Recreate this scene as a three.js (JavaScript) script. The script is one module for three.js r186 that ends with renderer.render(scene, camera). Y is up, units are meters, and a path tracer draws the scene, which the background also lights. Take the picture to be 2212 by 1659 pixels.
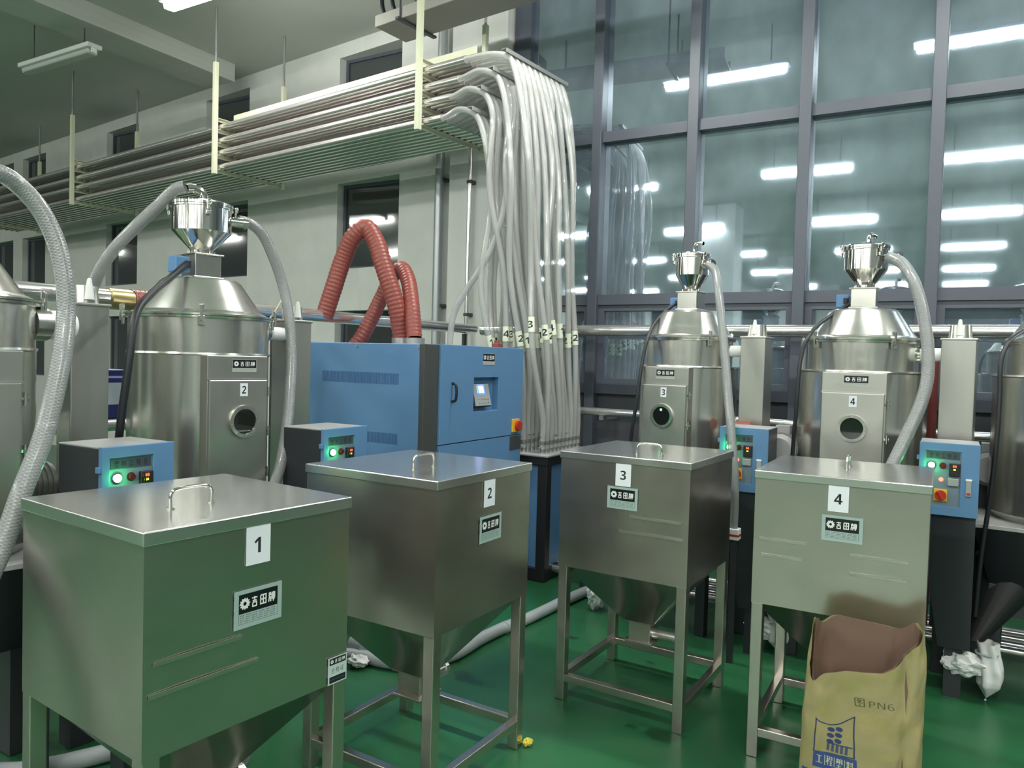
import * as THREE from 'three';
import { RoundedBoxGeometry } from 'three/addons/geometries/RoundedBoxGeometry.js';
import { mergeGeometries } from 'three/addons/utils/BufferGeometryUtils.js';
import { RectAreaLightUniformsLib } from 'three/addons/lights/RectAreaLightUniformsLib.js';
import { ImprovedNoise } from 'three/addons/math/ImprovedNoise.js';

// ---------------------------------------------------------------- camera, world, exposure
const R = THREE.MathUtils.degToRad;
const scene = new THREE.Scene();
scene.background = new THREE.Color(0x06080b);            // night outside
const camera = new THREE.PerspectiveCamera(53.64, 2212 / 1659, 0.05, 120);
camera.position.set(0, 1.6, 0);
camera.rotation.order = 'YXZ';
camera.rotation.set(R(-1.8204), R(30), R(1.602));
const renderer = new THREE.WebGLRenderer({ antialias: true });
renderer.toneMapping = THREE.LinearToneMapping;
renderer.toneMappingExposure = 2.5;
renderer.shadowMap.enabled = true;
RectAreaLightUniformsLib.init();
const TUBE_LIGHT = 66, TUBE_GLOW = 11, TUBE_COLOR = 0xfdfff8;   // fluorescent tubes

// ---------------------------------------------------------------- small helpers
let seed = 7;
const rnd = () => { seed = (seed * 1664525 + 1013904223) % 4294967296; return seed / 4294967296; };
const V = (a) => new THREE.Vector3(...a);
const used = {};
function numbered(n) { const k = (used[n] = (used[n] ?? -1) + 1); return k ? n + '_' + String(k).padStart(3, '0') : n; }
const ORD = ['first', 'second', 'third', 'fourth', 'fifth', 'sixth', 'seventh', 'eighth', 'ninth', 'tenth'];
function tag(o, label, category, group) {
  o.userData.label = label; o.userData.category = category;
  if (group) o.userData.group = group;
  return o;
}
function thing(name, label, category, pos = [0, 0, 0], turn = 0, group) {
  const o = new THREE.Group(); o.name = numbered(name); scene.add(o);
  o.position.set(...pos); o.rotation.y = turn;
  return tag(o, label, category, group);
}
function structGroup(name, pos = [0, 0, 0], turn = 0) {
  const o = new THREE.Group(); o.name = name; scene.add(o); o.position.set(...pos); o.rotation.y = turn;
  o.userData.kind = 'structure'; return o;
}
const flat = (g) => { const n = g.index ? g.toNonIndexed() : g; for (const k of Object.keys(n.attributes)) if (!['position', 'normal', 'uv'].includes(k)) n.deleteAttribute(k); return n; };
function merge(list) { return list.length === 1 ? list[0] : mergeGeometries(list.map(flat)); }
function mesh(name, geo, mat, parent) {
  const m = new THREE.Mesh(Array.isArray(geo) ? merge(geo) : geo, mat);
  m.name = parent && parent !== scene ? name : numbered(name);
  m.castShadow = m.receiveShadow = true; (parent || scene).add(m); return m;
}
function struct(name, geo, mat, parent) { const m = mesh(name, geo, mat, parent); if (!parent) m.userData.kind = 'structure'; return m; }
const box = (w, h, d, x = 0, y = 0, z = 0) => new THREE.BoxGeometry(w, h, d).translate(x, y, z);
const rbox = (w, h, d, x = 0, y = 0, z = 0, r = 0.004) => new RoundedBoxGeometry(w, h, d, 2, Math.min(r, w / 2.1, h / 2.1, d / 2.1)).translate(x, y, z);
const cyl = (r1, r2, h, x = 0, y = 0, z = 0, s = 28) => new THREE.CylinderGeometry(r1, r2, h, s).translate(x, y, z);
const cylX = (r, h, x, y, z, s = 20) => new THREE.CylinderGeometry(r, r, h, s).rotateZ(Math.PI / 2).translate(x, y, z);
const cylZ = (r, h, x, y, z, s = 20) => new THREE.CylinderGeometry(r, r, h, s).rotateX(Math.PI / 2).translate(x, y, z);
function lathe(pts, s = 64) {                               // profile broken into smooth runs at every sharp corner
  const runs = [[pts[0]]];
  for (let i = 1; i < pts.length; i++) {
    runs.at(-1).push(pts[i]);
    if (i + 1 < pts.length) {
      const a = Math.atan2(pts[i][1] - pts[i - 1][1], pts[i][0] - pts[i - 1][0]), b = Math.atan2(pts[i + 1][1] - pts[i][1], pts[i + 1][0] - pts[i][0]);
      if (Math.abs(Math.atan2(Math.sin(b - a), Math.cos(b - a))) > 0.35) runs.push([pts[i]]);
    }
  }
  return merge(runs.map((r) => new THREE.LatheGeometry(r.map((p) => new THREE.Vector2(p[0], p[1])), s)));
}
const rod = (a, b, r, s = 12) => new THREE.TubeGeometry(new THREE.LineCurve3(V(a), V(b)), 1, r, s);
function capRod(a, b, r, s = 20) {                        // closed cylinder between two points
  const A = V(a), B = V(b), d = B.clone().sub(A), g = new THREE.CylinderGeometry(r, r, d.length(), s);
  g.applyQuaternion(new THREE.Quaternion().setFromUnitVectors(new THREE.Vector3(0, 1, 0), d.clone().normalize()));
  return g.translate(...A.add(B).multiplyScalar(0.5).toArray());
}
const curve = (pts) => new THREE.CatmullRomCurve3(pts.map(V), false, 'centripetal');
const hose = (pts, r, seg = 80, s = 14) => new THREE.TubeGeometry(curve(pts), seg, r, s);
function ribbed(pts, r, pitch, depth, s = 20) {           // corrugated hose: tube whose rings swell and shrink
  const c = curve(pts), L = c.getLength(), n = Math.round(L / pitch) * 4, g = new THREE.TubeGeometry(c, n, r, s);
  const p = g.attributes.position, cs = []; for (let i = 0; i <= n; i++) cs.push(c.getPointAt(i / n));
  for (let i = 0; i <= n; i++) for (let j = 0; j <= s; j++) {
    const k = i * (s + 1) + j, f = 1 + depth * Math.sin((i / 4) * 2 * Math.PI);
    p.setXYZ(k, cs[i].x + (p.getX(k) - cs[i].x) * f, cs[i].y + (p.getY(k) - cs[i].y) * f, cs[i].z + (p.getZ(k) - cs[i].z) * f);
  }
  g.computeVertexNormals(); return g;
}

// ---------------------------------------------------------------- procedural textures and materials
const noise = new ImprovedNoise();
function fbm(x, y, o = 4) { let s = 0, a = 0.5, f = 1; for (let i = 0; i < o; i++) { s += a * noise.noise(x * f, y * f, 3.7 * i); a *= 0.5; f *= 2.1; } return s; }
function dataTex(n, fn, srgb, rx = 1, ry = 1) {
  const d = new Uint8Array(n * n * 4);
  for (let y = 0; y < n; y++) for (let x = 0; x < n; x++) { const c = fn(x / n, y / n), i = (y * n + x) * 4; d[i] = c[0]; d[i + 1] = c[1]; d[i + 2] = c[2]; d[i + 3] = 255; }
  const t = new THREE.DataTexture(d, n, n); t.wrapS = t.wrapT = THREE.RepeatWrapping; t.magFilter = THREE.LinearFilter; t.minFilter = THREE.LinearMipmapLinearFilter; t.generateMipmaps = true;
  if (srgb) t.colorSpace = THREE.SRGBColorSpace; t.repeat.set(rx, ry); t.needsUpdate = true; return t;
}
const g3 = (v) => { v = Math.max(0, Math.min(255, v * 255)); return [v, v, v]; };
const brushedRough = dataTex(256, (u, v) => g3(0.84 + 0.22 * fbm(u * 4, v * 4, 3)));
const floorMap = dataTex(512, (u, v) => { const f = 0.86 + 0.28 * fbm(u * 9, v * 9, 5); const s = fbm(u * 30 + 9, v * 30, 3) > 0.33 ? 0.75 : 1; return [f * s * 44, f * s * 112, f * s * 70]; }, true, 5, 5);
const floorRough = dataTex(256, (u, v) => g3(0.75 + 0.5 * fbm(u * 8, v * 8)));
const wallMap = dataTex(256, (u, v) => g3(0.93 + 0.05 * fbm(u * 6, v * 6)), true, 0.5, 0.5);
const glassMap = dataTex(256, (u, v) => { const f = 0.95 + 0.2 * fbm(u * 3 + 2, v * 3); return [f * 184, f * 204, f * 221]; }, true);
const weave = dataTex(128, (u, v) => g3(0.5 + 0.25 * Math.sin((u * 8 + v * 8) * 2 * Math.PI) + 0.25 * Math.sin((u * 8 - v * 8) * 2 * Math.PI)), false, 30, 1);
const paperBump = dataTex(256, (u, v) => g3(0.5 + 0.6 * fbm(u * 5, v * 6, 4)));
const std = (o) => new THREE.MeshStandardMaterial(o);
const phys = (o) => new THREE.MeshPhysicalMaterial(o);
const lin = (r, g, b) => new THREE.Color().setRGB(r, g, b);
const steel = (o) => std({ color: lin(0.60, 0.60, 0.565), metalness: 1, roughness: 0.34, roughnessMap: brushedRough, ...o });
const M = {
  bin: steel({ roughness: 0.29, metalness: 0.95, color: lin(0.52, 0.485, 0.445) }),
  lid: steel({ roughness: 0.24, metalness: 0.9, color: lin(0.64, 0.64, 0.62) }),
  weld: steel({ roughness: 0.36, metalness: 0.93, color: lin(0.55, 0.515, 0.475) }),
  tank: steel({ roughness: 0.25, color: lin(0.62, 0.615, 0.57), metalness: 0.93 }),
  cone: steel({ roughness: 0.27, color: lin(0.68, 0.675, 0.64), metalness: 0.93 }),
  door: steel({ roughness: 0.40, metalness: 0.92, color: lin(0.50, 0.50, 0.465) }),
  polish: std({ color: lin(0.70, 0.69, 0.65), metalness: 1, roughness: 0.10 }),
  pipe: std({ color: lin(0.70, 0.69, 0.68), metalness: 0.85, roughness: 0.2 }),
  rackPipe: std({ color: lin(0.72, 0.675, 0.66), metalness: 0.8, roughness: 0.22 }),
  dullpipe: std({ color: lin(0.42, 0.45, 0.47), metalness: 0.6, roughness: 0.4 }),
  blue: std({ color: lin(0.105, 0.235, 0.43), roughness: 0.42, bumpMap: paperBump, bumpScale: 0.0003 }),
  blueDark: std({ color: lin(0.05, 0.13, 0.30), roughness: 0.5 }),
  charcoal: std({ color: lin(0.055, 0.06, 0.06), roughness: 0.5 }),
  slate: std({ color: lin(0.030, 0.034, 0.040), roughness: 0.4 }),
  black: std({ color: lin(0.012, 0.012, 0.014), roughness: 0.5 }),
  blackRubber: std({ color: lin(0.012, 0.014, 0.018), roughness: 0.45 }),
  ledge: std({ color: lin(0.34, 0.34, 0.34), roughness: 0.5 }),
  red: std({ color: lin(0.27, 0.062, 0.048), roughness: 0.38 }),
  darkRed: std({ color: lin(0.16, 0.03, 0.025), roughness: 0.5 }),
  cuff: std({ color: lin(0.45, 0.42, 0.40), metalness: 0.7, roughness: 0.35 }),
  brass: std({ color: lin(0.42, 0.34, 0.16), metalness: 0.8, roughness: 0.35 }),
  white: std({ color: lin(0.78, 0.78, 0.76), roughness: 0.5 }),
  cream: std({ color: lin(0.62, 0.63, 0.47), roughness: 0.5 }),
  wall: std({ color: lin(0.78, 0.79, 0.76), roughness: 0.9, map: wallMap }),
  hallWall: std({ color: lin(0.34, 0.37, 0.38), roughness: 0.9, map: wallMap }),  // wall colour darkened to stand in for the unlit far hall
  ceil: std({ color: lin(0.60, 0.62, 0.58), roughness: 0.95, map: wallMap }),
  mull: std({ color: lin(0.072, 0.083, 0.108), roughness: 0.45 }),
  spandrel: std({ color: lin(0.06, 0.065, 0.075), roughness: 0.6 }),
  tray: std({ color: lin(0.30, 0.29, 0.26), roughness: 0.6 }),
  paper: std({ color: lin(0.75, 0.78, 0.82), roughness: 0.8 }),
  cloth: std({ color: lin(0.72, 0.73, 0.72), roughness: 0.95, bumpMap: paperBump, bumpScale: 0.01 }),
  glass: phys({ color: 0xffffff, map: glassMap, metalness: 0.84, roughness: 0.03, clearcoat: 1, clearcoatRoughness: 0.01 }),
  winGlass: phys({ color: lin(0.05, 0.058, 0.062), metalness: 0.0, roughness: 0.06, clearcoat: 1, clearcoatRoughness: 0.01, ior: 1.8 }),
  sight: phys({ color: lin(0.01, 0.014, 0.012), roughness: 0.05, clearcoat: 1 }),
  hose: phys({ color: lin(0.76, 0.76, 0.75), transmission: 0.60, thickness: 0, roughness: 0.04, ior: 1.5, clearcoat: 1, clearcoatRoughness: 0.05 }),
  braid: phys({ color: lin(0.38, 0.395, 0.40), transmission: 0.45, thickness: 0, roughness: 0.3, bumpMap: weave, bumpScale: 0.0012, clearcoat: 0.8, clearcoatRoughness: 0.15 }),
  floorHose: std({ color: lin(0.36, 0.39, 0.40), roughness: 0.4 }),
  floor: phys({ map: floorMap, roughness: 0.42, roughnessMap: floorRough, clearcoat: 0.25, clearcoatRoughness: 0.25 }),
  yellow: std({ color: lin(0.75, 0.42, 0.03), roughness: 0.4 }),
  redKnob: std({ color: lin(0.45, 0.03, 0.02), roughness: 0.35 }),
  dimRed: std({ color: lin(0.10, 0.012, 0.012), roughness: 0.3 }),
  greyPanel: std({ color: lin(0.16, 0.22, 0.28), roughness: 0.5 }),
  greyKey: std({ color: lin(0.33, 0.36, 0.37), roughness: 0.5 }),
  insulate: std({ color: lin(0.80, 0.81, 0.81), roughness: 0.6 }),
  grey: std({ color: lin(0.30, 0.30, 0.29), roughness: 0.45, metalness: 0.5 }),
  concrete: std({ color: lin(0.5, 0.52, 0.5), roughness: 0.9 }),
};
function canvasMat(w, h, draw, o = {}) {
  const c = document.createElement('canvas'); c.width = w; c.height = h; const x = c.getContext('2d'); draw(x, w, h);
  const t = new THREE.CanvasTexture(c); t.colorSpace = THREE.SRGBColorSpace; t.magFilter = THREE.LinearFilter; t.anisotropy = 8;
  return std({ map: t, roughness: 0.6, ...o });
}
// strokes of the Chinese characters, in a unit square: each run is a polyline
const GLYPH = {
  ji: [[.1, .14, .9, .14], [.5, 0, .5, .42], [.2, .42, .8, .42], [.22, .58, .78, .58, .78, .96, .22, .96, .22, .58]],
  tian: [[.1, .08, .9, .08, .9, .94, .1, .94, .1, .08], [.5, .08, .5, .94], [.1, .5, .9, .5]],
  pai: [[.12, .05, .12, .55, .02, .98], [.3, .02, .3, .3], [.12, .3, .42, .3], [.12, .56, .34, .56, .34, .98], [.52, .14, .94, .14, .94, .56, .52, .56, .52, .14], [.52, .35, .94, .35], [.72, .02, .72, .56], [.46, .72, 1, .72], [.76, .56, .76, 1]],
  he: [[.5, .02, .05, .42], [.5, .02, .95, .42], [.3, .4, .7, .4], [.22, .56, .78, .56, .78, .95, .22, .95, .22, .56]],
  ge: [[.02, .28, .42, .28], [.22, .02, .22, .98], [.22, .3, .04, .66], [.22, .3, .4, .55], [.62, .02, .46, .3], [.58, .14, .86, .14, .5, .52], [.58, .2, .96, .5], [.54, .6, .88, .6, .88, .95, .54, .95, .54, .6]],
  zheng: [[.1, .06, .2, .18], [.02, .36, .2, .36, .2, .85, .32, .74], [.4, .12, .96, .12], [.68, .12, .68, .92], [.68, .5, .92, .5], [.5, .4, .5, .92], [.36, .92, 1, .92]],
  gong: [[.15, .15, .85, .15], [.5, .15, .5, .88], [.05, .88, .95, .88]],
  cheng: [[.38, .02, .08, .14], [.02, .32, .44, .32], [.24, .12, .24, .98], [.24, .34, .04, .7], [.24, .34, .42, .58], [.56, .08, .92, .08, .92, .38, .56, .38, .56, .08], [.5, .54, .98, .54], [.74, .54, .74, .95], [.54, .74, .94, .74], [.48, .95, 1, .95]],
  su: [[.2, .02, .28, .12], [.42, .02, .36, .12], [.06, .14, .52, .14], [.14, .24, .14, .4, .46, .4, .46, .24], [.3, .14, .3, .42, .12, .58], [.62, .05, .92, .05, .92, .56], [.62, .05, .6, .56], [.62, .22, .92, .22], [.62, .38, .92, .38], [.15, .76, .85, .76], [.5, .6, .5, .96], [.03, .96, .97, .96]],
  liao: [[.1, .1, .16, .3], [.44, .08, .36, .3], [.02, .4, .5, .4], [.27, .02, .27, .98], [.27, .44, .06, .78], [.27, .44, .48, .7], [.6, .12, .7, .24], [.58, .36, .68, .48], [.54, .68, 1, .6], [.86, .02, .86, .98]],
  tu: [[.08, .06, .92, .06, .92, .95, .08, .95, .08, .06], [.45, .16, .25, .4], [.35, .25, .68, .25, .3, .6], [.4, .36, .75, .6], [.45, .64, .55, .7], [.4, .76, .58, .84]],
};
function glyph(x, name, px, py, w, h, lw, style) {
  x.strokeStyle = style; x.lineWidth = lw; x.lineCap = 'butt'; x.lineJoin = 'miter';
  for (const s of GLYPH[name]) { x.beginPath(); for (let i = 0; i < s.length; i += 2) x[i ? 'lineTo' : 'moveTo'](px + s[i] * w, py + s[i + 1] * h); x.stroke(); }
}
function emblem(x, cx, cy, r, style, dark) {              // six-lobed flower wheel
  x.fillStyle = style;
  for (let i = 0; i < 6; i++) { const a = i * Math.PI / 3 + 0.25; x.save(); x.translate(cx, cy); x.rotate(a); x.beginPath(); x.moveTo(r * .3, -r * .42); x.lineTo(r * .95, -r * .34); x.lineTo(r * .8, r * .05); x.lineTo(r * .98, r * .3); x.lineTo(r * .3, r * .3); x.fill(); x.restore(); }
  x.beginPath(); x.arc(cx, cy, r * .68, 0, 7); x.fill();
  x.fillStyle = dark; x.beginPath(); x.arc(cx, cy, r * .3, 0, 7); x.fill();
}
function brandBar(x, X, Y, w, h, ink = '#dfe3e0', back = '#101418') {
  x.fillStyle = back; x.fillRect(X, Y, w, h);
  emblem(x, X + w * .15, Y + h * .5, h * .33, ink, back);
  ['ji', 'tian', 'pai'].forEach((n, i) => glyph(x, n, X + w * (.31 + i * .225), Y + h * .23, w * .175, h * .54, h * .075, ink));
}
const plateMat = canvasMat(588, 400, (x, w, h) => {
  x.fillStyle = '#9db1ae'; x.fillRect(0, 0, w, h);
  x.strokeStyle = '#46524f'; x.lineWidth = 4; x.strokeRect(56, 44, w - 112, h - 92);
  brandBar(x, 56, 44, w - 112, 200);
  x.fillStyle = '#52625f';
  for (let r = 0; r < 4; r++) for (let c = 0; c < 26; c++) if (Math.sin(r * 13 + c * 7.7) > -0.75) x.fillRect(72 + c * 17.4, 260 + r * 22, 12, 9);
}, { roughness: 0.35 });
const smallPlateMat = canvasMat(480, 240, (x, w, h) => {
  x.fillStyle = '#b4b8b2'; x.fillRect(0, 0, w, h); brandBar(x, 6, 6, w - 12, 160, '#e6e8e6', '#14181c');
  x.fillStyle = '#7c827d'; for (let c = 0; c < 30; c++) { x.fillRect(14 + c * 15, 182, 10, 10); x.fillRect(14 + c * 15, 208, 10, 8); }
}, { roughness: 0.35 });
const certMat = canvasMat(284, 316, (x, w, h) => {
  x.fillStyle = '#b9c8c6'; x.fillRect(0, 0, w, h); brandBar(x, 22, 12, w - 36, 78);
  ['he', 'ge', 'zheng'].forEach((n, i) => glyph(x, n, 48 + i * 68, 128, 54, 62, 6, '#56646a'));
  x.fillStyle = '#12181c'; x.fillRect(22, 228, w - 36, 74);
  x.fillStyle = '#46525a'; for (let c = 0; c < 20; c++) x.fillRect(34 + c * 11, 258, 7, 12);
});
const numberMats = {};
function numberMat(n, size = 170) {
  return numberMats[n + size] ??= canvasMat(222, 300, (x, w, h) => {
    x.fillStyle = '#dfe3ea'; x.fillRect(0, 0, w, h); x.fillStyle = '#23262e'; x.textAlign = 'center'; x.font = `bold ${size}px sans-serif`; x.fillText(n, w / 2, h / 2 + size * 0.36);
  }, { roughness: 0.85 });
}
const titleMat = canvasMat(300, 50, (x, w, h) => {          // worn title strip of the control boxes
  x.fillStyle = '#3b4653'; x.fillRect(0, 0, w, h); ['su', 'liao', 'gong', 'cheng', 'ji'].forEach((n, i) => glyph(x, n, 26 + i * 54, 9, 34, 32, 4, '#1c2229'));
});
const digitMat = canvasMat(128, 64, (x, w, h) => { x.fillStyle = '#050505'; x.fillRect(0, 0, w, h); x.fillStyle = '#ff4a30'; x.font = 'bold 54px monospace'; x.textAlign = 'center'; x.fillText('88', w / 2, 52); });
digitMat.emissive = new THREE.Color(0xffffff); digitMat.emissiveMap = digitMat.map; digitMat.emissiveIntensity = 2.5;
const digitMat2 = canvasMat(128, 64, (x, w, h) => { x.fillStyle = '#050505'; x.fillRect(0, 0, w, h); x.fillStyle = '#c8f020'; x.font = 'bold 54px monospace'; x.textAlign = 'center'; x.fillText('88', w / 2, 52); });
digitMat2.emissive = new THREE.Color(0xffffff); digitMat2.emissiveMap = digitMat2.map; digitMat2.emissiveIntensity = 1.6;
const greenLampAndGlint = std({ color: lin(0.2, 0.8, 0.4), emissive: lin(0.35, 1, 0.5), emissiveIntensity: 4 });
const redLamp = std({ color: lin(0.8, 0.1, 0.08), emissive: lin(1, 0.12, 0.08), emissiveIntensity: 1.6 });
const screenMat = canvasMat(96, 96, (x, w, h) => { x.fillStyle = '#3c6cf0'; x.fillRect(0, 0, w, h); x.fillStyle = '#c4dcff'; x.fillRect(16, 14, 66, 68); });
screenMat.emissive = new THREE.Color(0xffffff); screenMat.emissiveMap = screenMat.map; screenMat.emissiveIntensity = 1.1;
const tubeGlow = std({ color: 0xffffff, emissive: new THREE.Color(TUBE_COLOR), emissiveIntensity: TUBE_GLOW });
const tubeOff = std({ color: lin(0.55, 0.57, 0.55), roughness: 0.3 });

// ---------------------------------------------------------------- the room
const CEIL = 4.95, GZ = -5.95, SKEW = R(-6.5);              // the white wall stands 6.5 degrees off the glass wall
struct('floor', new THREE.PlaneGeometry(44, 38).rotateX(-Math.PI / 2).translate(-12, 0, 9.4), M.floor);
struct('floor_slab', box(44, 0.2, 38, -12, -0.105, 9.4), M.concrete);
struct('ceiling', box(44, 0.2, 38, -12, CEIL + 0.1, 9.4), M.ceil);
struct('wall_back', box(34.4, 5.2, 0.2, -9.5, 2.5, 27.9), M.hallWall);
struct('wall_right', box(0.2, 5.2, 34, 7.5, 2.5, 11), M.hallWall);
struct('wall_left', box(0.2, 5.2, 38, -26.2, 2.5, 9.5), M.hallWall);
{ // white wall with three rows of small windows, in its own frame (local -x runs away to the left)
  const openings = [[1.43, 2.37], [4.0, 4.93], [6.63, 7.55], [9.62, 10.52], [10.9, 11.8]], rows = [[1.12, 2.08], [2.53, 3.45], [3.9, 4.80]];
  const s = new THREE.Shape(); s.moveTo(-23, 0); s.lineTo(0, 0); s.lineTo(0, CEIL); s.lineTo(-23, CEIL); s.closePath();
  for (const [a, b] of openings) for (const [y0, y1] of rows) { const h = new THREE.Path(); h.moveTo(-b, y0); h.lineTo(-b, y1); h.lineTo(-a, y1); h.lineTo(-a, y0); h.closePath(); s.holes.push(h); }
  const w = struct('wall_rear', new THREE.ExtrudeGeometry(s, { depth: 0.26, bevelEnabled: false }).translate(0, 0, -0.26), M.wall);
  w.position.set(-3.49, 0, GZ); w.rotation.y = SKEW;
  let n = 2;
  for (const [a, b] of openings) for (const [y0, y1] of rows) {
    const g = structGroup('window_' + n++, [-3.49, 0, GZ], SKEW), x = -(a + b) / 2, y = (y0 + y1) / 2, W = b - a, H = y1 - y0;
    const w2 = W - 0.004;                                   // sashes set parallel to the glass wall inside the reveal
    for (const m of [mesh('pane', box(w2 - 0.06, H - 0.06, 0.012), M.winGlass, g), mesh('frame', [box(w2, 0.035, 0.05, 0, -H / 2 + 0.0175, 0), box(w2, 0.035, 0.05, 0, H / 2 - 0.0175, 0), box(0.035, H - 0.07, 0.05, -w2 / 2 + 0.0175, 0, 0), box(0.035, H - 0.07, 0.05, w2 / 2 - 0.0175, 0, 0)], M.mull, g)]) { m.position.set(x, y, -0.16); m.rotation.y = -SKEW; }
  }
  const c = struct('column_1', box(0.64, CEIL, 0.14, -0.31, CEIL / 2, 0.07), M.wall); c.position.set(-3.49, 0, GZ); c.rotation.y = SKEW;
}
{ // glazed wall: mullions, transoms and every pane a piece of its own
  const g = structGroup('window_1'), xs = [-3.40, -2.628, -1.817, -0.989, -0.143, 0.69, 1.52, 2.35, 3.18, 4.0, 4.83, 5.66, 6.49, 7.35];
  const ys = [[0, 1.34], [1.42, 2.08], [2.165, 3.43], [3.515, CEIL]];
  xs.forEach((x, i) => mesh('mullion', i ? rbox(0.085, CEIL, 0.13, x, CEIL / 2, GZ + 0.045, 0.006) : box(0.16, CEIL, 0.10, x + 0.02, CEIL / 2, GZ + 0.02), M.mull, g));
  for (let i = 0; i + 1 < xs.length; i++) {
    const a = xs[i] + 0.04, b = xs[i + 1] - 0.04, x = (a + b) / 2, w = b - a;
    for (const y of [1.38, 2.1225, 3.4725]) mesh('transom', box(w, y > 2 ? 0.085 : 0.08, 0.09, x, y, GZ + 0.025), M.mull, g);
    mesh('spandrel_panel', box(w, 1.34, 0.04, x, 0.67, GZ - 0.01), M.spandrel, g);
    mesh('sash', [box(w, 0.05, 0.06, x, 2.055, GZ + 0.02), box(w, 0.05, 0.06, x, 1.445, GZ + 0.02), box(0.05, 0.56, 0.06, a + 0.025, 1.75, GZ + 0.02), box(0.05, 0.56, 0.06, b - 0.025, 1.75, GZ + 0.02)], M.mull, g);
    for (const [y0, y1] of ys.slice(1)) {
      const p = mesh('pane', box(w - 0.006, y1 - y0, 0.012), M.glass, g); p.position.set(x, (y0 + y1) / 2, GZ - 0.006);
      p.rotation.set((rnd() - 0.5) * 0.004, (rnd() - 0.5) * 0.006, 0);
    }
  }
  struct('wall_outer', box(25, 5.2, 0.15, -3.0, 2.5, GZ - 1.9), M.spandrel);
}
struct('beam_1', box(0.5, 0.20, 34, -7.62, CEIL - 0.10, 10.9), M.ceil);
for (const [i, z] of [4.4, 12.6, 20.8].entries()) for (const [j, x] of [-4.3, -12.4, 3.9].entries()) struct('column_' + (2 + i * 3 + j), box(0.7, CEIL, 0.7, x, CEIL / 2, z), M.wall);

// ---------------------------------------------------------------- fluorescent battens
function lamp(x, z, lit, label, group) {
  const t = thing('ceiling_lamp', label, 'lamp', [x, 4.5, z], 0, group);
  mesh('housing', [rbox(1.26, 0.045, 0.15, 0, 0.046, 0, 0.01), box(0.02, 0.05, 0.05, -0.61, 0.005, 0), box(0.02, 0.05, 0.05, 0.61, 0.005, 0)], M.white, t);
  for (const s of [-0.45, 0.45]) mesh('hanger_rod', cyl(0.006, 0.006, CEIL - 4.567, s, (CEIL - 4.567) / 2 + 0.067, 0, 8), M.charcoal, t);
  mesh('lamp_tube', rbox(1.19, 0.05, 0.11, 0, -0.002, 0, 0.02), lit ? tubeGlow : tubeOff, t);
  if (lit) for (const a of z < 5 ? [-55, -125] : [-90]) { const l = new THREE.RectAreaLight(TUBE_COLOR, TUBE_LIGHT * (z < 5 ? 1 : 1.5), 1.18, 0.05); l.position.set(0, -0.034, a === -55 ? -0.035 : a === -125 ? 0.035 : 0); l.rotation.x = R(a); t.add(l); }
  return t;
}
lamp(-5.26, -4.15, true, 'lit fluorescent batten glowing under the ceiling at the top of the photo', undefined);
lamp(-7.98, -4.42, false, 'unlit fluorescent batten hanging in the dark ceiling bay at the upper left');
for (const [i, x] of [-2.1, 0.22, 2.6].entries()) lamp(x, -4.15, true, `lit fluorescent batten over the dryers, ${['left', 'middle', 'right'][i]} of the highest streaks in the glass wall`, 'lit battens over the dryers');
for (const [i, z] of [-0.05, 4.05, 8.2, 12.3, 16.4, 20.5].entries())
  for (const [k, x] of (i ? [-13.2, -10.4, -7.4, -4.8, -1.95, 0.4, 2.9, 5.3] : [-22, -16.2, -10.85, -7.4, -4.8, -1.95, 0.4, 2.9, 5.3]).entries()) lamp(x, z, true, `lit fluorescent batten ${ORD[k]} from the left in hall row ${['two', 'three', 'four', 'five', 'six', 'seven'][i]}, mirrored in the glass wall`, `lit battens in hall row ${['two', 'three', 'four', 'five', 'six', 'seven'][i]}`);

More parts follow.
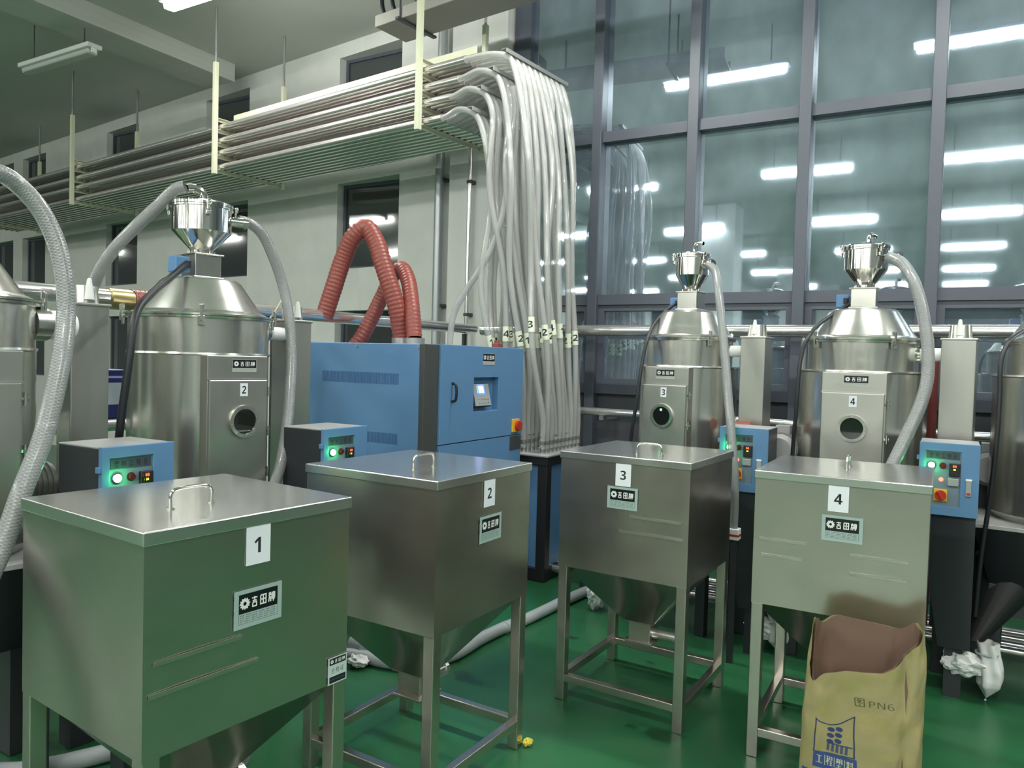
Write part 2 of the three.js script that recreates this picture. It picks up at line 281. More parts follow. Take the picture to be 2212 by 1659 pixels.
// ---------------------------------------------------------------- storage bins
const W = 0.6315;
function makeBin(n, pos, turn, label, handleAt, handleAlongZ, extra) {
  const t = thing('storage_bin', label, 'bin', pos, turn), h = W / 2;
  const bg = new THREE.BoxGeometry(W - 0.006, 0.535, W - 0.006, 26, 22, 26), bp = bg.attributes.position, bn = bg.attributes.normal, hw = (W - 0.006) / 2;   // slightly wavy sheet
  for (let i = 0; i < bp.count; i++) {
    const p = new THREE.Vector3().fromBufferAttribute(bp, i), q = new THREE.Vector3().fromBufferAttribute(bn, i);
    const e = Math.min(1, (q.x ? 1 : (hw - Math.abs(p.x)) / 0.08)) * Math.min(1, (q.z ? 1 : (hw - Math.abs(p.z)) / 0.08)) * Math.min(1, (q.y ? 1 : (0.2675 - Math.abs(p.y)) / 0.08));
    const w = e * 0.0032 * noise.noise(p.x * 4.5 + Number(n) * 3 + q.z * 7, p.y * 4, p.z * 4.5 + q.x * 5);
    bp.setXYZ(i, p.x + q.x * w, p.y + q.y * w, p.z + q.z * w);
  }
  bg.computeVertexNormals();
  mesh('body', bg.translate(0, 0.905, 0), M.bin, t);
  const hp = new THREE.CylinderGeometry(0.075 * Math.SQRT2, (h - 0.012) * Math.SQRT2, 0.28, 4, 1, true).rotateY(Math.PI / 4).rotateX(Math.PI).translate(0, 0.502, 0);
  mesh('hopper', hp, M.bin, t);
  const o = mesh('outlet', [rbox(0.11, 0.10, 0.11, 0, 0.312, 0), rbox(0.15, 0.012, 0.15, 0, 0.362, 0), rbox(0.14, 0.012, 0.14, 0, 0.262, 0)], M.bin, t);
  mesh('spout', [cylX(0.026, 0.12, 0.11, 0.30, 0), cylX(0.032, 0.02, 0.17, 0.30, 0)], M.pipe, o);
  for (const sx of [-1, 1]) for (const sz of [-1, 1]) mesh('leg', rbox(0.046, 0.64, 0.046, sx * (h - 0.0265), 0.32, sz * (h - 0.0265), 0.004), M.bin, t);
  for (const s of [-1, 1]) {
    mesh('brace', rbox(W - 0.092, 0.036, 0.036, 0, 0.105, s * (h - 0.023), 0.004), M.bin, t);
    mesh('brace', rbox(0.036, 0.036, W - 0.092, s * (h - 0.023), 0.105, 0, 0.004), M.bin, t);
  }
  const lid = mesh('lid', [rbox(W + 0.006, 0.034, W + 0.006, 0, 1.164, 0, 0.004)], M.lid, t);
  const a = 0.06, pts = [[-a, 0, 0], [-a, 0.036, 0], [-a + 0.006, 0.046, 0], [-a + 0.016, 0.05, 0], [a - 0.016, 0.05, 0], [a - 0.006, 0.046, 0], [a, 0.036, 0], [a, 0, 0]];
  const hg = [new THREE.TubeGeometry(curve(pts), 40, 0.005, 10), cyl(0.011, 0.011, 0.004, -a, 0.002, 0), cyl(0.011, 0.011, 0.004, a, 0.002, 0)];
  const hd = mesh('handle', hg, M.polish, lid); hd.position.set(handleAt[0], 1.181, handleAt[1]); if (handleAlongZ) hd.rotation.y = Math.PI / 2;
  const f = h + 0.0006;
  mesh('number_sheet', box(0.074, 0.100, 0.0012, extra.sx ?? 0, 1.097, f), numberMat(n), t);
  mesh('brand_plate', box(0.147, 0.1, 0.0016, extra.px ?? 0, extra.py ?? 0.98, f), plateMat, t);
  for (const [x, y, w] of extra.welds ?? []) mesh('weld_mark', box(w, 0.011, 0.0024, x, y, f - 0.0008), M.weld, t);
  return t;
}
const binAt = (x, z, d) => { const r = R(d), c = W / 2; return [x + (-Math.cos(r) - Math.sin(r)) * c, 0, z + (Math.sin(r) - Math.cos(r)) * c]; };
const B1 = makeBin('1', binAt(-1.584, -1.078, -5.34), R(90 - 5.34), 'stainless steel storage bin marked 1, nearest at the lower left', [-0.07, 0.11], false, { sx: -0.006, px: -0.003, py: 0.936, welds: [[-0.17, 0.865, 0.24], [-0.15, 0.79, 0.3]] });
mesh('certificate_sticker', box(0.071, 0.079, 0.0014, 0.275, 0.677, W / 2 + 0.0006), certMat, B1);
makeBin('2', binAt(-1.494, -2.102, -1.71), R(90 - 1.71), 'stainless steel storage bin marked 2, in front of the blue dryer cabinet', [-0.1, 0.085], false, { sx: 0.007, px: 0.02, py: 0.964 });
makeBin('3', binAt(-0.943, -3.181, -2.04), R(-2.04), 'stainless steel storage bin marked 3, on open legs in the middle', [0.07, 0.18], false, { sx: 0.005, px: 0.004, py: 0.993, welds: [[0.16, 0.915, 0.24], [0.14, 0.845, 0.3]] });
makeBin('4', binAt(-0.043, -3.173, 0.58), R(0.58), 'stainless steel storage bin marked 4, standing behind the yellow paper sack', [0, -0.02], true, { sx: 0.001, px: 0.018, py: 0.982, welds: [[-0.2, 0.905, 0.18], [0.15, 0.885, 0.2], [-0.2, 0.84, 0.16], [0.15, 0.815, 0.2]] });

// ---------------------------------------------------------------- hopper dryers (front looks to local +z)
function makeTank(o) {
  const t = thing('hopper_dryer', o.label, 'hopper dryer', [o.x, 0, o.z], R(o.turn));
  const { rj, ru, rb, rh, dw } = o;
  mesh('jacket', lathe([[0.02, 0.86], [rj - 0.03, 0.86], [rj, 0.90], [rj, 1.58], [rj + 0.006, 1.586], [rj + 0.004, 1.594], [ru - 0.02, 1.596]], 96), M.tank, t);
  mesh('upper_shell', lathe([[ru, 1.59], [ru, 1.745], [ru + 0.016, 1.748], [ru + 0.018, 1.757], [ru, 1.758]], 96), M.tank, t);
  const lid = mesh('lid', lathe([[ru + 0.018, 1.759], [ru + 0.02, 1.768], [ru - 0.004, 1.772], [rb + 0.02, 1.778], [rb, 1.787], [0.182, 1.922], [0.165, 1.936], [0.10, 1.943], [0.01, 1.944]], 96), M.cone, t);
  for (const a of o.clamps) {
    const c = mesh('clamp', [rbox(0.022, 0.03, 0.014, 0, 0.038, 0.008), rbox(0.03, 0.045, 0.012, 0, -0.02, 0.006), rbox(0.012, 0.075, 0.01, 0, 0.012, 0.018)], M.polish, t);
    c.position.set(Math.sin(R(a)) * (ru + 0.012), 1.755, Math.cos(R(a)) * (ru + 0.012)); c.rotation.y = R(a);
  }
  const nr = R(o.neckTurn ?? 0);
  const neck = mesh('neck', [rbox(0.13, 0.11, 0.13, 0, 1.998, 0), rbox(0.15, 0.008, 0.15, 0, 1.947, 0), rbox(0.15, 0.008, 0.15, 0, 2.055, 0)], M.tank, t); neck.rotation.y = nr;
  if (o.sensor) { const s = mesh('sensor_box', rbox(0.07, 0.075, 0.075, ...o.sensor, 0.008), M.blue, t); mesh('cable_gland', cyl(0.014, 0.014, 0.03, o.sensor[0] + 0.02, o.sensor[1], o.sensor[2] + 0.045).rotateX(0), M.blackRubber, s); }
  // vacuum loader on top
  const L = mesh('loader', lathe([[0.05, 2.058], [0.05, 2.075], [rh, 2.16], [rh, 2.268], [rh + 0.008, 2.27], [rh + 0.008, 2.278], [rh - 0.01, 2.279]], 64), M.polish, t);
  mesh('loader_lid', lathe([[rh + 0.009, 2.28], [rh + 0.009, 2.292], [rh - 0.01, 2.302], [0.05, 2.312], [0.001, 2.313]], 64), M.polish, L);
  for (const a of o.loaderClamps) {
    const c = mesh('loader_clamp', [rbox(0.016, 0.05, 0.01, 0, 0, 0.012), rbox(0.022, 0.022, 0.012, 0, -0.035, 0.006), new THREE.TorusGeometry(0.012, 0.0025, 8, 16).translate(0, 0.012, 0.02)], M.polish, L);
    c.position.set(Math.sin(R(a)) * (rh + 0.008), 2.272, Math.cos(R(a)) * (rh + 0.008)); c.rotation.y = R(a);
  }
  for (let i = 0; i < 6; i++) { const a = i * Math.PI / 3 + 0.3; mesh('bolt', cyl(0.006, 0.006, 0.016, Math.cos(a) * 0.058, 2.066, Math.sin(a) * 0.058, 8), M.polish, L); }
  const iA = R(o.inletTurn), ix = Math.sin(iA), iz = Math.cos(iA);
  mesh('inlet_pipe', [capRod([ix * (rh - 0.02), 2.225, iz * (rh - 0.02)], [ix * (rh + 0.075), 2.222, iz * (rh + 0.075)], 0.023), capRod([ix * (rh + 0.055), 2.222, iz * (rh + 0.055)], [ix * (rh + 0.064), 2.222, iz * (rh + 0.064)], 0.028)], M.polish, L);
  const eA = R(o.elbowTurn), ex = Math.sin(eA), ez = Math.cos(eA);
  mesh('elbow', hose([[0.01, 2.305, 0], [0.01, 2.33, 0], [ex * 0.012 + 0.005, 2.352, ez * 0.012], [ex * 0.04, 2.362, ez * 0.04], [ex * 0.075, 2.356, ez * 0.075]], o.elbowR ?? 0.02, 24, 16), M.polish, L);
  // inspection door in a shallow housing
  const d0 = Math.sqrt(rj * rj - dw * dw / 4) - 0.03, d1 = rj + 0.022;
  const hs = mesh('door_housing', [rbox(dw, 0.62, d1 - d0, 0, 1.274, (d0 + d1) / 2, 0.004)], M.door, t);
  mesh('brand_plate', box(0.12, 0.056, 0.002, o.plateX ?? 0.03, 1.54, d1 + 0.001), smallPlateMat, hs);
  const dr = mesh('door', [rbox(dw - 0.012, 0.50, 0.016, -0.003, 1.225, d1 + 0.008, 0.004), box(dw, 0.006, 0.014, 0, 1.477, d1 + 0.004)], M.door, t);
  const ring = lathe([[0.054, 0], [0.056, 0.014], [0.072, 0.014], [0.074, 0]], 48).rotateX(Math.PI / 2).translate(o.winX ?? 0.02, 1.29, d1 + 0.016);
  mesh('window_ring', ring, M.tank, dr);
  mesh('sight_glass', cylZ(0.0545, 0.008, o.winX ?? 0.02, 1.29, d1 + 0.020, 40), M.sight, dr);
  for (let i = 0; i < 8; i++) mesh('screw', cylZ(0.0035, 0.005, (o.winX ?? 0.02) + 0.064 * Math.cos(i * Math.PI / 4 + .2), 1.29 + 0.064 * Math.sin(i * Math.PI / 4 + .2), d1 + 0.031, 8), M.polish, dr);
  if (o.number) mesh('number_sheet', box(0.038, 0.058, 0.0014, o.numX ?? 0.02, 1.432, d1 + 0.0165), numberMat(o.number, 250), dr);
  if (o.number === '3') mesh('glint_bead', new THREE.SphereGeometry(0.006, 14, 8).translate((o.winX ?? 0.02) - 0.004, 1.327, d1 + 0.025), greenLampAndGlint, dr).userData.label = 'glowing bead standing in for a green reflection on the sight glass';  // added emissive bead imitates a reflected glint; no lamp sits here
  for (const y of [1.42, 1.24, 1.05]) mesh('hinge', [cyl(0.008, 0.008, 0.045, dw / 2 + 0.008, y, d1, 12), rbox(0.03, 0.016, 0.014, dw / 2 + 0.006, y, d1 - 0.004)], M.polish, dr);
  // base: grey ledge plate and black frame tapering to the discharge chute
  const b = rj + 0.045;
  mesh('ledge', rbox(b * 2, 0.02, b * 2, 0, 0.85, 0, 0.003), M.ledge, t);
  const fr = new THREE.CylinderGeometry(b * Math.SQRT2 * 0.985, b * Math.SQRT2 * 0.78, 0.30, 4, 1).rotateY(Math.PI / 4).translate(0, 0.69, 0);
  const base = mesh('base', fr, M.slate, t);
  for (const sx of [-1, 1]) for (const sz of [-1, 1]) mesh('leg', rbox(0.06, 0.56, 0.06, sx * b * 0.72, 0.28, sz * b * 0.72), M.slate, base);
  if (o.chute) {
    const [cx, cz, low] = o.chute, top = 0.66;
    const cg = new THREE.CylinderGeometry(0.20, 0.042, top - low, 24), cp = cg.attributes.position;   // slanted cone from under the base to the sock
    for (let i = 0; i < cp.count; i++) if (cp.getY(i) > 0) { cp.setX(i, cp.getX(i) - cx * 0.5); cp.setZ(i, cp.getZ(i) - cz * 0.75); }
    cg.computeVertexNormals(); mesh('discharge_chute', cg.translate(cx, (top + low) / 2, cz), M.black, t);
  }
  return t;
}
makeTank({ x: -3.1, z: -1.29, turn: 80, rj: 0.312, ru: 0.31, rb: 0.275, rh: 0.132, dw: 0.36, clamps: [76, 170, -70], loaderClamps: [30, 150, 270], inletTurn: 60, elbowTurn: 0, label: 'stainless hopper dryer cut off by the left edge behind a braided hose' });
makeTank({ x: -3.1, z: -2.39, turn: 81, rj: 0.312, ru: 0.31, rb: 0.275, rh: 0.132, dw: 0.295, number: '2', winX: 0.02, clamps: [-28, 62, 170, 250], loaderClamps: [-18, 70, 180, 250], inletTurn: 62, elbowTurn: -95, neckTurn: 0, sensor: [-0.125, 1.995, 0.03], label: 'large stainless hopper dryer with door marked 2, left of the blue dryer cabinet' });
makeTank({ x: -1.437, z: -4.72, turn: -8, rj: 0.30, ru: 0.262, rb: 0.245, rh: 0.10, dw: 0.30, number: '3', plateX: 0.0, winX: -0.005, numX: 0.0, clamps: [50, 140, -130], loaderClamps: [-50, 60, 170], inletTurn: 70, elbowTurn: 80, elbowR: 0.012, sensor: [-0.115, 1.99, -0.04], chute: [0.14, 0.2, 0.32], label: 'slim stainless hopper dryer marked 3, with a green glint in its round window' });
makeTank({ x: -0.441, z: -4.72, turn: 0, rj: 0.335, ru: 0.287, rb: 0.268, rh: 0.114, dw: 0.315, number: '4', plateX: 0.01, winX: 0.0, numX: 0.0, clamps: [-45, 35, 150], loaderClamps: [-60, 40, 170], inletTurn: 75, elbowTurn: 150, elbowR: 0.014, sensor: [-0.115, 1.99, -0.04], chute: [-0.36, 0.29, 0.21], label: 'wider stainless hopper dryer marked 4, rising behind the bin that has the yellow sack' });
makeTank({ x: 0.525, z: -4.72, turn: -4, rj: 0.335, ru: 0.287, rb: 0.268, rh: 0.114, dw: 0.345, clamps: [40, 150], loaderClamps: [-60, 40, 170], inletTurn: 75, elbowTurn: 150, elbowR: 0.014, sensor: [-0.115, 1.99, -0.04], chute: [-0.345, 0.345, 0.28], label: 'stainless hopper dryer cut off by the right edge of the photo' });

// ---------------------------------------------------------------- heater boxes beside the dryers
function heaterBox(x, z, turn, w, d, y0, label) {
  const t = thing('heater_box', label, 'duct', [x, 0, z], R(turn));
  mesh('casing', [rbox(w, 1.77 - y0, d, 0, (1.77 + y0) / 2, 0, 0.005), rbox(w + 0.012, 0.012, d + 0.012, 0, 1.772, 0)], M.door, t);
  const c = mesh('cap', [cyl(0.05, 0.056, 0.07, 0, 1.813, 0)], M.tank, t);
  mesh('wire_plug', [cyl(0.009, 0.02, 0.075, 0, 1.83, 0.05, 14), new THREE.SphereGeometry(0.009, 12, 8).translate(0, 1.868, 0.05)], M.white, c);
  mesh('foot', [rbox(w * 0.8, y0, d * 0.8, 0, y0 / 2, 0)], M.slate, t);
}
heaterBox(-3.02, -1.78, 82, 0.145, 0.13, 0.4, 'upright stainless heater box between the two left dryers');
heaterBox(-3.06, -2.93, 80, 0.15, 0.14, 0.4, 'upright stainless heater box left of the blue dryer cabinet');
heaterBox(-1.01, -4.66, -6, 0.145, 0.15, 0.4, 'upright stainless heater box between dryers 3 and 4');
heaterBox(0.035, -4.66, -5, 0.16, 0.15, 0.4, 'upright stainless heater box right of dryer 4');
function insulated(a, b, r, label) { const t = thing('insulated_pipe', label, 'pipe'); mesh('sleeve', capRod(a, b, r, 24), M.insulate, t); const d = V(b).sub(V(a)).normalize().multiplyScalar(0.03); mesh('collar', capRod(V(a).sub(d).toArray(), V(a).add(d).toArray(), r + 0.008, 24), M.tank, t); }
insulated([-2.99, 1.685, -1.585], [-3.0, 1.685, -1.715], 0.055, 'short white insulated pipe joining the leftmost dryer to its heater box');
insulated([-3.02, 1.70, -2.69], [-3.04, 1.70, -2.86], 0.035, 'stub of white insulated pipe half hidden by the clear hose, left of the blue cabinet');
insulated([-1.19, 1.69, -4.68], [-1.08, 1.69, -4.66], 0.034, 'short white insulated pipe from the slim middle dryer to its heater box');
insulated([-0.17, 1.69, -4.69], [-0.04, 1.69, -4.66], 0.036, 'short white insulated pipe crossed by the curving hose near the right edge');

// ---------------------------------------------------------------- blue control boxes on black stands (front to local +z, origin at top centre of the front)
function controlBox(pos, turn, w, label, n) {
  const t = thing('control_box', label, 'control box', [pos[0], 0, pos[2]], R(turn)), h = 0.345, top = pos[1], y = top - h / 2, d = 0.24;
  mesh('casing', rbox(w, h - 0.004, d, 0, y - 0.002, -d / 2 - 0.02, 0.004), M.slate, t);
  mesh('top_cover', rbox(w, 0.006, d + 0.018, 0, top - 0.002, -d / 2 - 0.011, 0.002), M.ledge, t);
  const px = -w * 0.10, pw = w * 0.62, ph = h - 0.075, py = top - 0.035 - ph / 2;     // recessed instrument panel
  const fr = new THREE.Shape(); fr.moveTo(-w / 2, -h / 2); fr.lineTo(w / 2, -h / 2); fr.lineTo(w / 2, h / 2); fr.lineTo(-w / 2, h / 2); fr.closePath();
  const ho = new THREE.Path(), l = px - pw / 2, r = px + pw / 2, u = py - y + ph / 2, b = py - y - ph / 2; ho.moveTo(l, b); ho.lineTo(l, u); ho.lineTo(r, u); ho.lineTo(r, b); ho.closePath(); fr.holes.push(ho);
  mesh('front_frame', new THREE.ExtrudeGeometry(fr, { depth: 0.016, bevelEnabled: true, bevelSize: 0.002, bevelThickness: 0.002, bevelSegments: 2 }).translate(0, y, -0.018), M.blue, t);
  const p = mesh('instrument_panel', box(pw, ph, 0.006, px, py, -0.012), M.greyPanel, t), z = -0.009;
  const at = (fx, fy) => [px - pw / 2 + fx * pw, py + ph / 2 - fy * ph];
  { const [x, yy] = at(0.5, 0.09); mesh('title_strip', box(pw * 0.9, 0.034, 0.002, x, yy, z + 0.001), titleMat, p); }
  { const [x, yy] = at(0.19, 0.27); mesh('lamp_bezel', lathe([[0.012, 0], [0.012, 0.007], [0.017, 0.007], [0.018, 0]], 24).rotateX(Math.PI / 2).translate(x, yy, z), M.polish, p);
    mesh('green_lamp', new THREE.SphereGeometry(0.0145, 20, 12).scale(1, 1, 0.7).translate(x, yy, z + 0.007), greenLampAndGlint, p).userData.label = 'glowing green pilot lamp';
    const pl = new THREE.PointLight(0x30ff80, 0.011, 0, 2); pl.position.set(x, yy, z + 0.022); pl.castShadow = true; pl.shadow.radius = 0.4; t.add(pl); }
  { const [x, yy] = at(0.5, 0.27); mesh('stop_button', [cylZ(0.011, 0.014, x, yy, z + 0.007), cylZ(0.015, 0.004, x, yy, z + 0.002)], M.dimRed, p); }
  { const [x, yy] = at(0.82, 0.33); mesh('temperature_controller', rbox(0.046, 0.062, 0.016, x, yy, z + 0.007, 0.003), M.black, p);
    mesh('red_digits', box(0.034, 0.015, 0.001, x, yy + 0.018, z + 0.0156), digitMat, p); mesh('green_digits', box(0.022, 0.011, 0.001, x, yy + 0.002, z + 0.0156), digitMat2, p); }
  { const [x, yy] = at(0.8, 0.55); mesh('relay_block', rbox(0.044, 0.036, 0.018, x, yy, z + 0.008, 0.003), M.greyKey, p); }
  { const [x, yy] = at(0.47, 0.52); mesh('red_lamp', new THREE.SphereGeometry(0.010, 16, 10).scale(1, 1, 0.7).translate(x, yy, z + 0.004), redLamp, p).userData.label = 'glowing red pilot lamp'; }
  { const [x, yy] = at(0.47, 0.80); const s = mesh('main_switch', rbox(0.058, 0.06, 0.008, x, yy, z + 0.004, 0.003), M.yellow, p); s.userData.label = 'yellow switch plate';
    mesh('rotary_knob', [cylZ(0.025, 0.014, x, yy, z + 0.014, 28), rbox(0.012, 0.046, 0.014, x, yy, z + 0.026, 0.003).translate(-x, -yy, 0).rotateZ(0.5).translate(x, yy, 0)], M.redKnob, p); }
  { const x = w * 0.34, yy = y - 0.035; mesh('flow_indicator', [rbox(0.022, 0.075, 0.012, x, yy, 0.004, 0.003)], M.greyKey, t); mesh('indicator_cap', rbox(0.026, 0.008, 0.014, x, yy + 0.04, 0.005, 0.002), M.white, t); mesh('indicator_mark', rbox(0.016, 0.012, 0.014, x, yy - 0.024, 0.005, 0.002), M.redKnob, t); }
  mesh('latch', [rbox(0.018, 0.022, 0.02, -w / 2 - 0.004, top - 0.075, -0.012, 0.003)], M.blue, t);
  const st = new THREE.CylinderGeometry((w / 2 - 0.004) * Math.SQRT2, w * 0.27 * Math.SQRT2, 0.66, 4, 1).rotateY(Math.PI / 4), sp = st.attributes.position;
  for (let i = 0; i < sp.count; i++) if (sp.getY(i) < 0) sp.setX(i, sp.getX(i) + w * 0.22);
  st.computeVertexNormals(); st.translate(0, top - h - 0.33, -d / 2 - 0.02);
  mesh('stand', [st, box(w * 0.3, top - h - 0.66 + 0.01, w * 0.3, w * 0.22, (top - h - 0.66) / 2, -d / 2 - 0.02)], M.slate, t);
}
controlBox([-2.45, 1.265, -1.648], 90, 0.27, 'blue control box behind storage bin 1 with lit green lamp');
controlBox([-2.45, 1.258, -2.70], 90, 0.29, 'blue control box between dryer 2 and the big blue cabinet');
controlBox([-0.963, 1.264, -4.2], 0, 0.255, 'blue control box right of dryer 3 and behind storage bin 3');
controlBox([0.008, 1.256, -4.2], 0, 0.25, 'blue control box at the right edge between dryer 4 and the last dryer');

// ---------------------------------------------------------------- big blue dryer cabinet (panel face to +x)
{
  const t = thing('dryer_cabinet', 'large blue dehumidifying dryer cabinet with keypad and red hoses on its roof', 'cabinet', [0, 0, 0]);
  const X0 = -3.51, X1 = -2.6, Z0 = -3.49, Z1 = -4.62, H = 1.677;
  mesh('body', rbox(X1 - X0 - 0.03, H - 0.12, Z0 - Z1, (X0 + X1) / 2 - 0.015, (H + 0.12) / 2, (Z0 + Z1) / 2, 0.006), M.blue, t);
  mesh('plinth', box(X1 - X0 - 0.08, 0.12, Z0 - Z1 - 0.05, (X0 + X1) / 2 - 0.02, 0.06, (Z0 + Z1) / 2), M.black, t);
  mesh('corner_post', rbox(0.034, H - 0.12, 0.145, X1 - 0.012, (H + 0.12) / 2, Z0 - 0.0735, 0.004), M.charcoal, t).userData.label = 'dark grey corner strip';
  // door with a real recess for the keypad
  const dz0 = -3.64, dz1 = Z1, dw = dz0 - dz1, y0 = 1.09, s = new THREE.Shape();
  s.moveTo(0, y0); s.lineTo(dw, y0); s.lineTo(dw, H); s.lineTo(0, H); s.closePath();
  const rec = [[3.995, 1.485], [4.30, 1.265]].map(([z, y]) => [z + dz0, y]), hole = new THREE.Path();
  hole.moveTo(rec[0][0], rec[1][1]); hole.lineTo(rec[0][0], rec[0][1]); hole.lineTo(rec[1][0], rec[0][1]); hole.lineTo(rec[1][0], rec[1][1]); hole.closePath(); s.holes.push(hole);
  const toX = (g, x) => g.rotateY(Math.PI / 2).translate(x, 0, dz0);     // shape x -> -z
  const door = mesh('door', toX(new THREE.ExtrudeGeometry(s, { depth: 0.05, bevelEnabled: true, bevelSize: 0.003, bevelThickness: 0.003, bevelSegments: 2 }), X1 - 0.035), M.blue, t);
  const rz = -(3.995 + 4.30) / 2, ry = 1.375;
  mesh('recess', [box(0.006, 0.23, 0.32, X1 - 0.05, ry, rz)], M.blue, door);
  const kp = mesh('keypad', [rbox(0.03, 0.155, 0.20, 0, 0, 0, 0.008)], M.black, door); kp.position.set(X1 - 0.012, 1.368, -4.115); kp.rotation.z = 0.22;
  mesh('keypad_face', box(0.003, 0.142, 0.186, 0.0155, 0, 0), M.greyKey, kp);
  { const sc = mesh('screen', box(0.002, 0.062, 0.085, 0.018, 0.034, 0.005), screenMat, kp); sc.userData.label = 'lit blue display'; }
  for (let i = 0; i < 4; i++) for (let j = 0; j < 2; j++) mesh('key', rbox(0.005, 0.012, 0.018, 0.018, -0.025 - j * 0.024, -0.054 + i * 0.036 - 0.01, 0.001), M.ledge, kp);
  const hx = X1 + 0.012; mesh('handle', hose([[hx, 1.45, -3.757], [hx + 0.028, 1.445, -3.757], [hx + 0.036, 1.43, -3.757], [hx + 0.036, 1.36, -3.757], [hx + 0.028, 1.345, -3.757], [hx, 1.34, -3.757]], 0.008, 40, 10), M.black, door);
  mesh('brand_plate', box(0.002, 0.072, 0.144, X1 + 0.019, 1.60, -4.165), smallPlateMat, door);
  mesh('lower_panel', rbox(0.05, 0.94, dw - 0.004, X1 - 0.01, 0.612, (dz0 + dz1) / 2, 0.004), M.blue, t);
  { const sw = mesh('main_switch', rbox(0.012, 0.09, 0.10, X1 + 0.024, 1.15, -4.525, 0.004), M.yellow, door); sw.userData.label = 'yellow main switch plate';
    mesh('rotary_knob', [cylX(0.034, 0.02, X1 + 0.04, 1.15, -4.54, 28), rbox(0.02, 0.06, 0.014, X1 + 0.055, 1.15, -4.54)], M.redKnob, door); }
  mesh('rating_plate', box(0.003, 0.095, 0.15, X1 + 0.0165, 1.03, -4.54), M.charcoal, t);
  // side vents on the face towards the camera
  for (const [x0, x1, ya, yb, nm] of [[-3.375, -2.775, 1.502, 1.437, 26], [-3.03, -2.775, 1.150, 1.088, 12]])
    for (let i = 0; i < nm * 2; i++) mesh('vent_slot', box((x1 - x0) / nm / 2 * 0.55, ya - yb, 0.003, x0 + (i + 0.5) * (x1 - x0) / nm / 2, (ya + yb) / 2, Z0 + 0.0005), M.blueDark, t);
  for (const x of [-3.1, -2.64]) mesh('screw', cylZ(0.008, 0.006, x, 1.655, Z0 + 0.002, 12), M.grey, t);
  for (const [x, z] of [[-3.1, -3.925], [-2.98, -3.895]]) mesh('hose_collar', cyl(0.068, 0.068, 0.05, x, H + 0.02, z, 24), M.cuff, t);
  mesh('red_valve', [rbox(0.05, 0.03, 0.06, X1 - 0.03, H + 0.015, -4.34), cyl(0.018, 0.018, 0.02, X1 - 0.03, H + 0.038, -4.34)], M.red, t);
}
{
  const a = mesh('red_hose', ribbed([[-3.60, 1.847, -3.728], [-3.55, 2.033, -3.755], [-3.5, 2.234, -3.79], [-3.42, 2.381, -3.802], [-3.35, 2.436, -3.833], [-3.28, 2.351, -3.85], [-3.2, 2.167, -3.85], [-3.12, 1.927, -3.88], [-3.10, 1.72, -3.925]], 0.058, 0.026, 0.035), M.red);
  tag(a, 'tall red corrugated hose arching from the rail pipe to the cabinet roof', 'hose');
  const b = mesh('red_hose', ribbed([[-3.58, 1.60, -3.94], [-3.5, 1.72, -3.98], [-3.45, 1.86, -4.03], [-3.4, 2.011, -4.075], [-3.33, 2.14, -4.085], [-3.25, 2.195, -4.082], [-3.15, 2.12, -4.03], [-3.04, 1.934, -3.94], [-2.98, 1.72, -3.895]], 0.050, 0.026, 0.035), M.red);
  tag(b, 'shorter red corrugated hose curving behind the tall one', 'hose');
}

// ---------------------------------------------------------------- rail pipes and wall pipes
{
  const t = thing('rail_pipe', 'long horizontal steel pipe running behind the left dryers and the blue cabinet', 'pipe');
  mesh('tube', capRod([-3.6, 1.846, 1.2], [-3.6, 1.856, -5.55], 0.04, 24), M.pipe, t);
  mesh('coupling', capRod([-3.6, 1.846, -2.24], [-3.6, 1.846, -2.36], 0.052, 24), M.brass, t);
  mesh('red_sleeve', ribbed([[-3.6, 1.846, -2.36], [-3.6, 1.846, -2.5], [-3.6, 1.847, -2.72]], 0.055, 0.026, 0.03), M.red, t);
  for (const z of [0.4, -3.3, -5.4]) mesh('pipe_post', capRod([-3.6, 0, z], [-3.6, 1.81, z], 0.02), M.slate, t);
}
tag(mesh('rail_pipe', [capRod([-3.55, 1.85, -5.6], [5.0, 1.87, -5.6], 0.045, 24), ...[-2.75, -0.9, 1.2, 3.2].map((x) => capRod([x, 0, -5.62], [x, 1.83, -5.62], 0.02))], M.pipe), 'bright horizontal steel pipe in front of the glass wall behind dryers 3 and 4', 'pipe');
tag(mesh('rail_pipe', [capRod([-2.75, 1.205, -5.6], [5.0, 1.19, -5.6], 0.032, 20), ...[-2.4, -0.7, 1.4].map((x) => rbox(0.04, 0.05, 0.3, x, 1.165, -5.74))], M.pipe), 'lower thin steel pipe along the base of the glass wall', 'pipe');
tag(mesh('rail_pipe', [capRod([-3.8, 1.203, -0.5], [-3.8, 1.203, -3.4], 0.035, 20), ...[-0.7, -3.3].map((z) => capRod([-3.8, 0, z], [-3.8, 1.18, z], 0.018))], M.pipe), 'short bright pipe glimpsed between the heater box and dryer 2', 'pipe');
for (let i = 0; i < 4; i++) tag(mesh('floor_pipe', capRod([-3.4, 0.075, -4.98 - i * 0.12], [4.8, 0.075, -4.98 - i * 0.12], 0.026, 14), M.pipe), `${['nearest', 'second', 'third', 'farthest'][i]} of the four shiny pipes lying on the floor under the right dryers`, 'pipe', 'floor pipes');
for (let i = 0; i < 3; i++) tag(mesh('floor_sleeper', rbox(0.06, 0.049, 0.52, [-2.2, -0.65, 1.3][i], 0.0245, -5.16), M.slate), `${['left', 'middle', 'right'][i]} dark sleeper carrying the floor pipes`, 'support', 'pipe sleepers');
